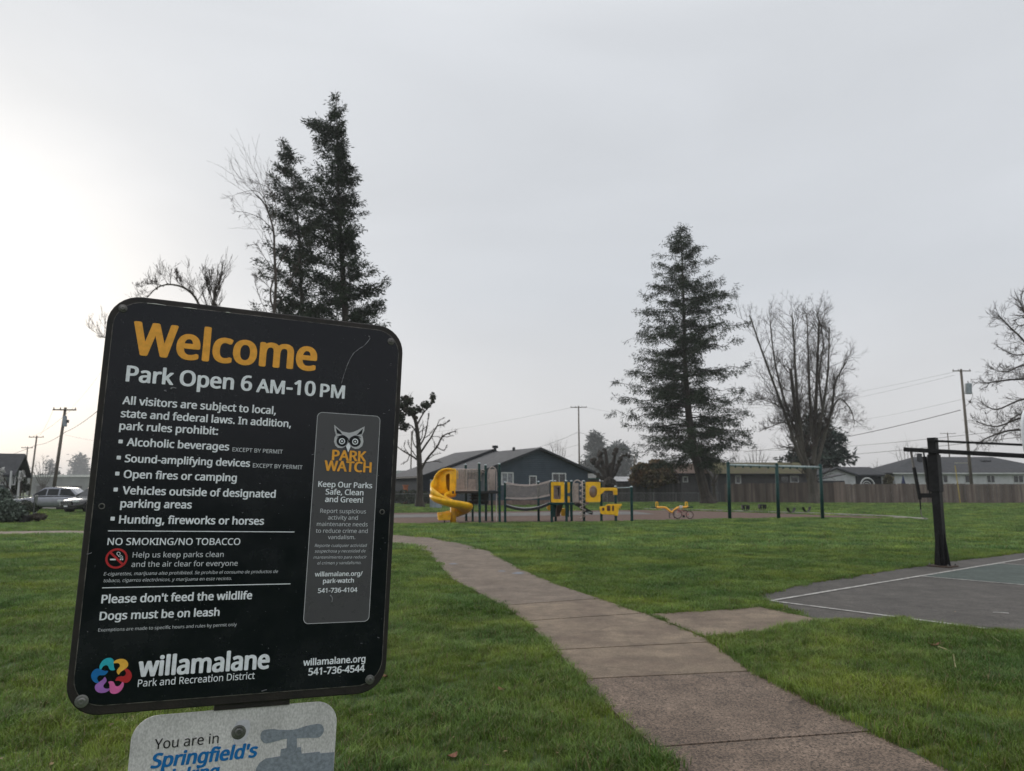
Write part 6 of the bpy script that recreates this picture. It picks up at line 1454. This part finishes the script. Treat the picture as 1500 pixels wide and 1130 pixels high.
# ================================================================== CARS
M_rubc = material('tyre_rubber', (.012, .012, .012), .8); M_rimc = material('alloy', (.35, .35, .36), .35, metal=.7); M_cg = material('car_glass', (.010, .012, .015), .08, spec=.35); M_lampc = material('headlamp', (.55, .58, .6), .1, spec=.9); M_tail = material('tail_lamp', (.25, .01, .01), .2)
def car(name, label, loc, yaw, paint, plate_=True, L_=4.9, W_=1.95, Hh=1.75, pickup=False):
    """nose points along local -x"""
    r = root(name, loc, label, 'car'); X = Vector((math.cos(yaw), math.sin(yaw), 0)); Yv = Vector((-math.sin(yaw), math.cos(yaw), 0)); Z = Vector((0, 0, 1)); o_ = Vector(loc)
    pt = lambda x, y, z: o_+X*x+Yv*y+Z*z
    h = L_/2; w = W_/2
    # stations: x, bottom, belt height, half width at sill, half width at belt
    st = [(-h, .42, .62, .62, .60), (-h+.06, .30, .80, .80, .74), (-h+.35, .24, .93, .93, .84), (-h+.9, .23, 1.00, .98, .90), (-h+1.35, .22, 1.05, .98, .93), (-.2, .22, 1.08, .98, .95), (.9, .22, 1.10, .98, .95), (h-.7, .23, 1.12, .98, .93), (h-.2, .27, 1.10, .95, .88), (h-.02, .36, 1.02, .86, .80), (h, .45, .90, .80, .74)]
    vs = []; fs = []; K = 10
    for x, zb, zt, ws, wt in st:
        prof = [(-ws*.86, zb), (-ws*.98, zb+.08), (-ws, (zb+zt)/2-.03), (-ws*.985, zt-.16), (-wt, zt), (wt, zt), (ws*.985, zt-.16), (ws, (zb+zt)/2-.03), (ws*.98, zb+.08), (ws*.86, zb)]
        vs += [pt(x, a*w, z) for a, z in prof]
    for i in range(len(st)-1):
        for k in range(K): fs.append((i*K+k, (i+1)*K+k, (i+1)*K+(k+1) % K, i*K+(k+1) % K))
    fs.append(tuple(range(K))); fs.append(tuple((len(st)-1)*K+k for k in range(K-1, -1, -1)))
    b = MB(); b.add(vs, fs); body = b.build('body', paint, r, smooth=True); 
    bv = body.modifiers.new('s', 'SUBSURF'); bv.levels = 1; bv.render_levels = 2
    # cabin
    zr = Hh
    cs = [(-h+1.25, 1.04, .80, 1.02, .80), (-.42, 1.06, .90, zr-.06, .66), (.1, 1.07, .91, zr, .70), (.9, 1.08, .91, zr-.02, .70), (h-.95, 1.10, .90, zr-.10, .68), (h-.18, 1.06, .84, 1.12, .78)]
    vs = []; fs = []
    for x, z0, w0, z1, w1 in cs: vs += [pt(x, -w0*w, z0), pt(x, -w1*w, z1), pt(x, w1*w, z1), pt(x, w0*w, z0)]
    for i in range(len(cs)-1):
        for k in range(4): fs.append((i*4+k, (i+1)*4+k, (i+1)*4+(k+1) % 4, i*4+(k+1) % 4))
    fs += [(0, 1, 2, 3), tuple(len(vs)-4+k for k in (3, 2, 1, 0))]
    b = MB(); b.add(vs, fs); b.build('cabin', paint, r, bevel=.05)
    def panel(nm, pts, mat, nrm_, th=.012): b = MB(); b.prism([p+nrm_*.006 for p in pts], nrm_*th); return b.build(nm, mat, r)
    for sg in (-1, 1):
        f = lambda x, z: pt(x, sg*w*(.91-(.91-.69)*(z-1.08)/(zr-1.08)), z)
        for x0, x1, x2, x3 in ((-1.15, -.16, -.16, -.34), (-.06, .72, .72, -.06), (.84, h-.50, h-1.02, .84)):
            panel('side_window', [f(x0, 1.14), f(x1, 1.14), f(x2, zr-.14), f(x3, zr-.14)], M_cg, Yv*sg)
        b = MB(); b.box(pt(-h+1.55, sg*(w*.98+.06), 1.12), (.12, .2, .16), (X, Yv, Z)); b.build('mirror', paint, r, bevel=.02)
        for x in (-h+.92, h-.95):
            b = MB(); c = pt(x, sg*(w-.13), .36); b.tube([c-Yv*.12*sg, c-Yv*.10*sg, c+Yv*.10*sg, c+Yv*.13*sg], [.30, .36, .36, .31], 20); wh_ = b.build('wheel', M_rubc, r)
            b = MB(); b.cyl(c+Yv*.12*sg, c+Yv*.142*sg, .22, 14); b.build('rim', M_rimc, wh_)
            b = MB(); ar = [pt(x+math.cos(t)*.43, sg*(w+.005), .36+math.sin(t)*.43) for t in [PI*i/10 for i in range(11)]]; b.tube(ar, .035, 6); b.build('wheel_arch', M_rubc, r)
        b = MB(); b.box(pt(-h+.10, sg*w*.72, .80), (.20, .38, .15), (X, Yv, Z)); b.build('headlight', M_lampc, r, bevel=.03)
        b = MB(); b.box(pt(h-.06, sg*w*.74, .95), (.14, .22, .28), (X, Yv, Z)); b.build('tail_light', M_tail, r, bevel=.03)
    a, c = cs[0], cs[1]; nn = (X*-(c[3]-a[3])+Z*(c[0]-a[0])).normalized()
    panel('windscreen', [pt(a[0]+.10, -.72*w, a[3]+.08), pt(a[0]+.10, .72*w, a[3]+.08), pt(c[0]-.04, .62*w, c[3]-.05), pt(c[0]-.04, -.62*w, c[3]-.05)], M_cg, nn)
    b = MB(); b.box(pt(-h-.005, 0, .66), (.06, W_*.52, .24), (X, Yv, Z)); g_ = b.build('grille', M_rubc, r, bevel=.01)
    for k in range(3): b = MB(); b.box(pt(-h-.04, 0, .58+.08*k), (.02, W_*.48, .02), (X, Yv, Z)); b.build('grille_bar', M_rimc, g_)
    if plate_: b = MB(); b.box(pt(-h-.06, 0, .44), (.02, .32, .16), (X, Yv, Z)); b.build('number_plate', M_hoopw, r)
    b = MB(); b.box(pt(-h+.02, 0, .36), (.22, W_*.86, .16), (X, Yv, Z)); b.build('bumper', M_rubc, r, bevel=.03)
    return r
M_silv = material('silver_paint', (.27, .28, .32), .25, var=.04, metal=.55, coat=1); M_blkp = material('black_paint', (.012, .013, .015), .15, var=.04, coat=1)
car('parked_car', 'silver sport utility car parked side on left of the sign', (gx(80, 57), 57, 0), math.radians(4), M_silv, L_=5.0)
car('parked_car', 'black sport utility car facing forward and partly behind the sign edge', (gx(126, 49.5), 51.2, 0), math.radians(68), M_blkp, L_=4.8, W_=2.0)

# ================================================================== LITTER ON THE GRASS
M_leaf = material('brown_leaf', (.16, .065, .035), .8, scale=60, var=.3)
lf = root('dead_leaf', tuple(G(1368, 953)), 'curled brown leaf on the grass between path and court', 'leaf')
c = G(1368, 953)+Vector((0, 0, .055)); pts = [(-.055, 0, .02), (-.03, .03, 0), (0, .042, -.005), (.03, .03, 0), (.06, 0, .018), (.03, -.028, 0), (0, -.035, -.004), (-.03, -.026, .002)]
b = MB(); b.add([c+Vector(p) for p in pts]+[c+Vector((0, 0, -.014))], [(i, (i+1) % 8, 8) for i in range(8)]); o = b.build('blade', M_leaf, lf); so = o.modifiers.new('t', 'SOLIDIFY'); so.thickness = .002
b = MB(); b.tube([c+Vector((.06, 0, .018)), c+Vector((.09, -.01, .01))], .002, 5); b.build('stalk', M_leaf, lf)
tw = root('dry_stem', tuple(G(1375, 958)), 'pale bent stem lying on the grass beside the brown leaf', 'stem')
b = MB(); b.tube([p+Vector((0, 0, .06)) for p in smooth_line([G(1375, 957), G(1388, 962), G(1397, 969), G(1399, 980), G(1401, 989)], 4)], .0045, 5); b.build('stem', material('straw_stem', (.34, .30, .16), .8), tw)
tw = root('dry_stem', tuple(G(1450, 944)), 'short pale stem on the grass nearer the court', 'stem')
b = MB(); b.tube([p+Vector((0, 0, .06)) for p in smooth_line([G(1443, 940), G(1452, 941), G(1460, 946), G(1466, 950)], 4)], .004, 5); b.build('stem', material('straw_stem', (.34, .30, .16), .8), tw)
for k, (u, v, lb) in enumerate(((662, 1121, 'small reddish leaf in the grass at the bottom near the path'), (564, 1000, 'red brown leaf in the grass beside the lower right sign corner'), (1091, 833, 'pale leaf on the lawn left of the court corner'), (735, 1020, 'faded leaf on the grass left of the path'), (1280, 847, 'tan leaf at the grass edge above the court line'))):
    g = G(u, v); l_ = root('dead_leaf', tuple(g), lb, 'leaf'); c = g+Vector((0, 0, .05)); w_ = random.random()*6
    R2 = Matrix.Rotation(w_, 3, 'Z'); b = MB(); b.add([c+R2@(Vector(p)*.75) for p in pts]+[c+Vector((0, 0, -.01))] if False else [c+R2@(Vector((p[0], p[1], p[2]))*.7) for p in [(-.055, 0, .02), (-.03, .03, 0), (0, .042, -.005), (.03, .03, 0), (.06, 0, .018), (.03, -.028, 0), (0, -.035, -.004), (-.03, -.026, .002), (0, 0, -.014)]], [(i, (i+1) % 8, 8) for i in range(8)])
    b.build('blade', M_leaf, l_)

# small bits of leaf litter through the near lawn
random.seed(77); LT = TB()
for _ in range(900):
    y_ = 3.6+11*random.random()**1.5; x_ = random.uniform(-1, 1)*hf(y_)
    pa = np.array([x_]), np.array([y_])
    if inside(*pa, court_poly)[0] and random.random() < .93: continue
    on = inside(*pa, main_poly)[0] or inside(*pa, branch_poly)[0]
    if on and random.random() < .8: continue
    c = Vector((x_, y_, .040 if on else random.uniform(.025, .05))); s_ = random.uniform(.004, .016)*(1 if random.random() < .85 else 1.8)*(.6 if on else 1); a_ = random.random()*6; e1 = Vector((math.cos(a_), math.sin(a_), random.uniform(-.3, .3)))*s_; e2 = Vector((-math.sin(a_), math.cos(a_), random.uniform(-.3, .3)))*s_*random.uniform(.3, .7)
    LT.quad(c-e1, c-e2, c+e1, c+e2+Vector((0, 0, s_*.3)))
me = bpy.data.meshes.new('leaf_litter'); me.from_pydata(LT.v, [], LT.f); me.materials.append(material('litter_brown', (.13, .075, .04), .85, scale=9, col2=(.28, .20, .11), island=.4))
o = bpy.data.objects.new('leaf_litter', me); COL.objects.link(o); o['kind'] = 'stuff'

# ================================================================== HAZE
hz = bpy.data.materials.new('haze'); hz.use_nodes = True; t = hz.node_tree; t.nodes.clear()
ho_ = t.nodes.new('ShaderNodeOutputMaterial'); pv = t.nodes.new('ShaderNodeVolumePrincipled'); pv.inputs['Color'].default_value = (.93, .95, .97, 1); pv.inputs['Density'].default_value = HAZE; pv.inputs['Anisotropy'].default_value = .1
t.links.new(pv.outputs[0], ho_.inputs['Volume'])
b = MB(); b.box((0, 0, 24), (3300, 3300, 50)); h_ = b.build('haze', hz); h_['kind'] = 'stuff'; h_.display_type = 'WIRE'
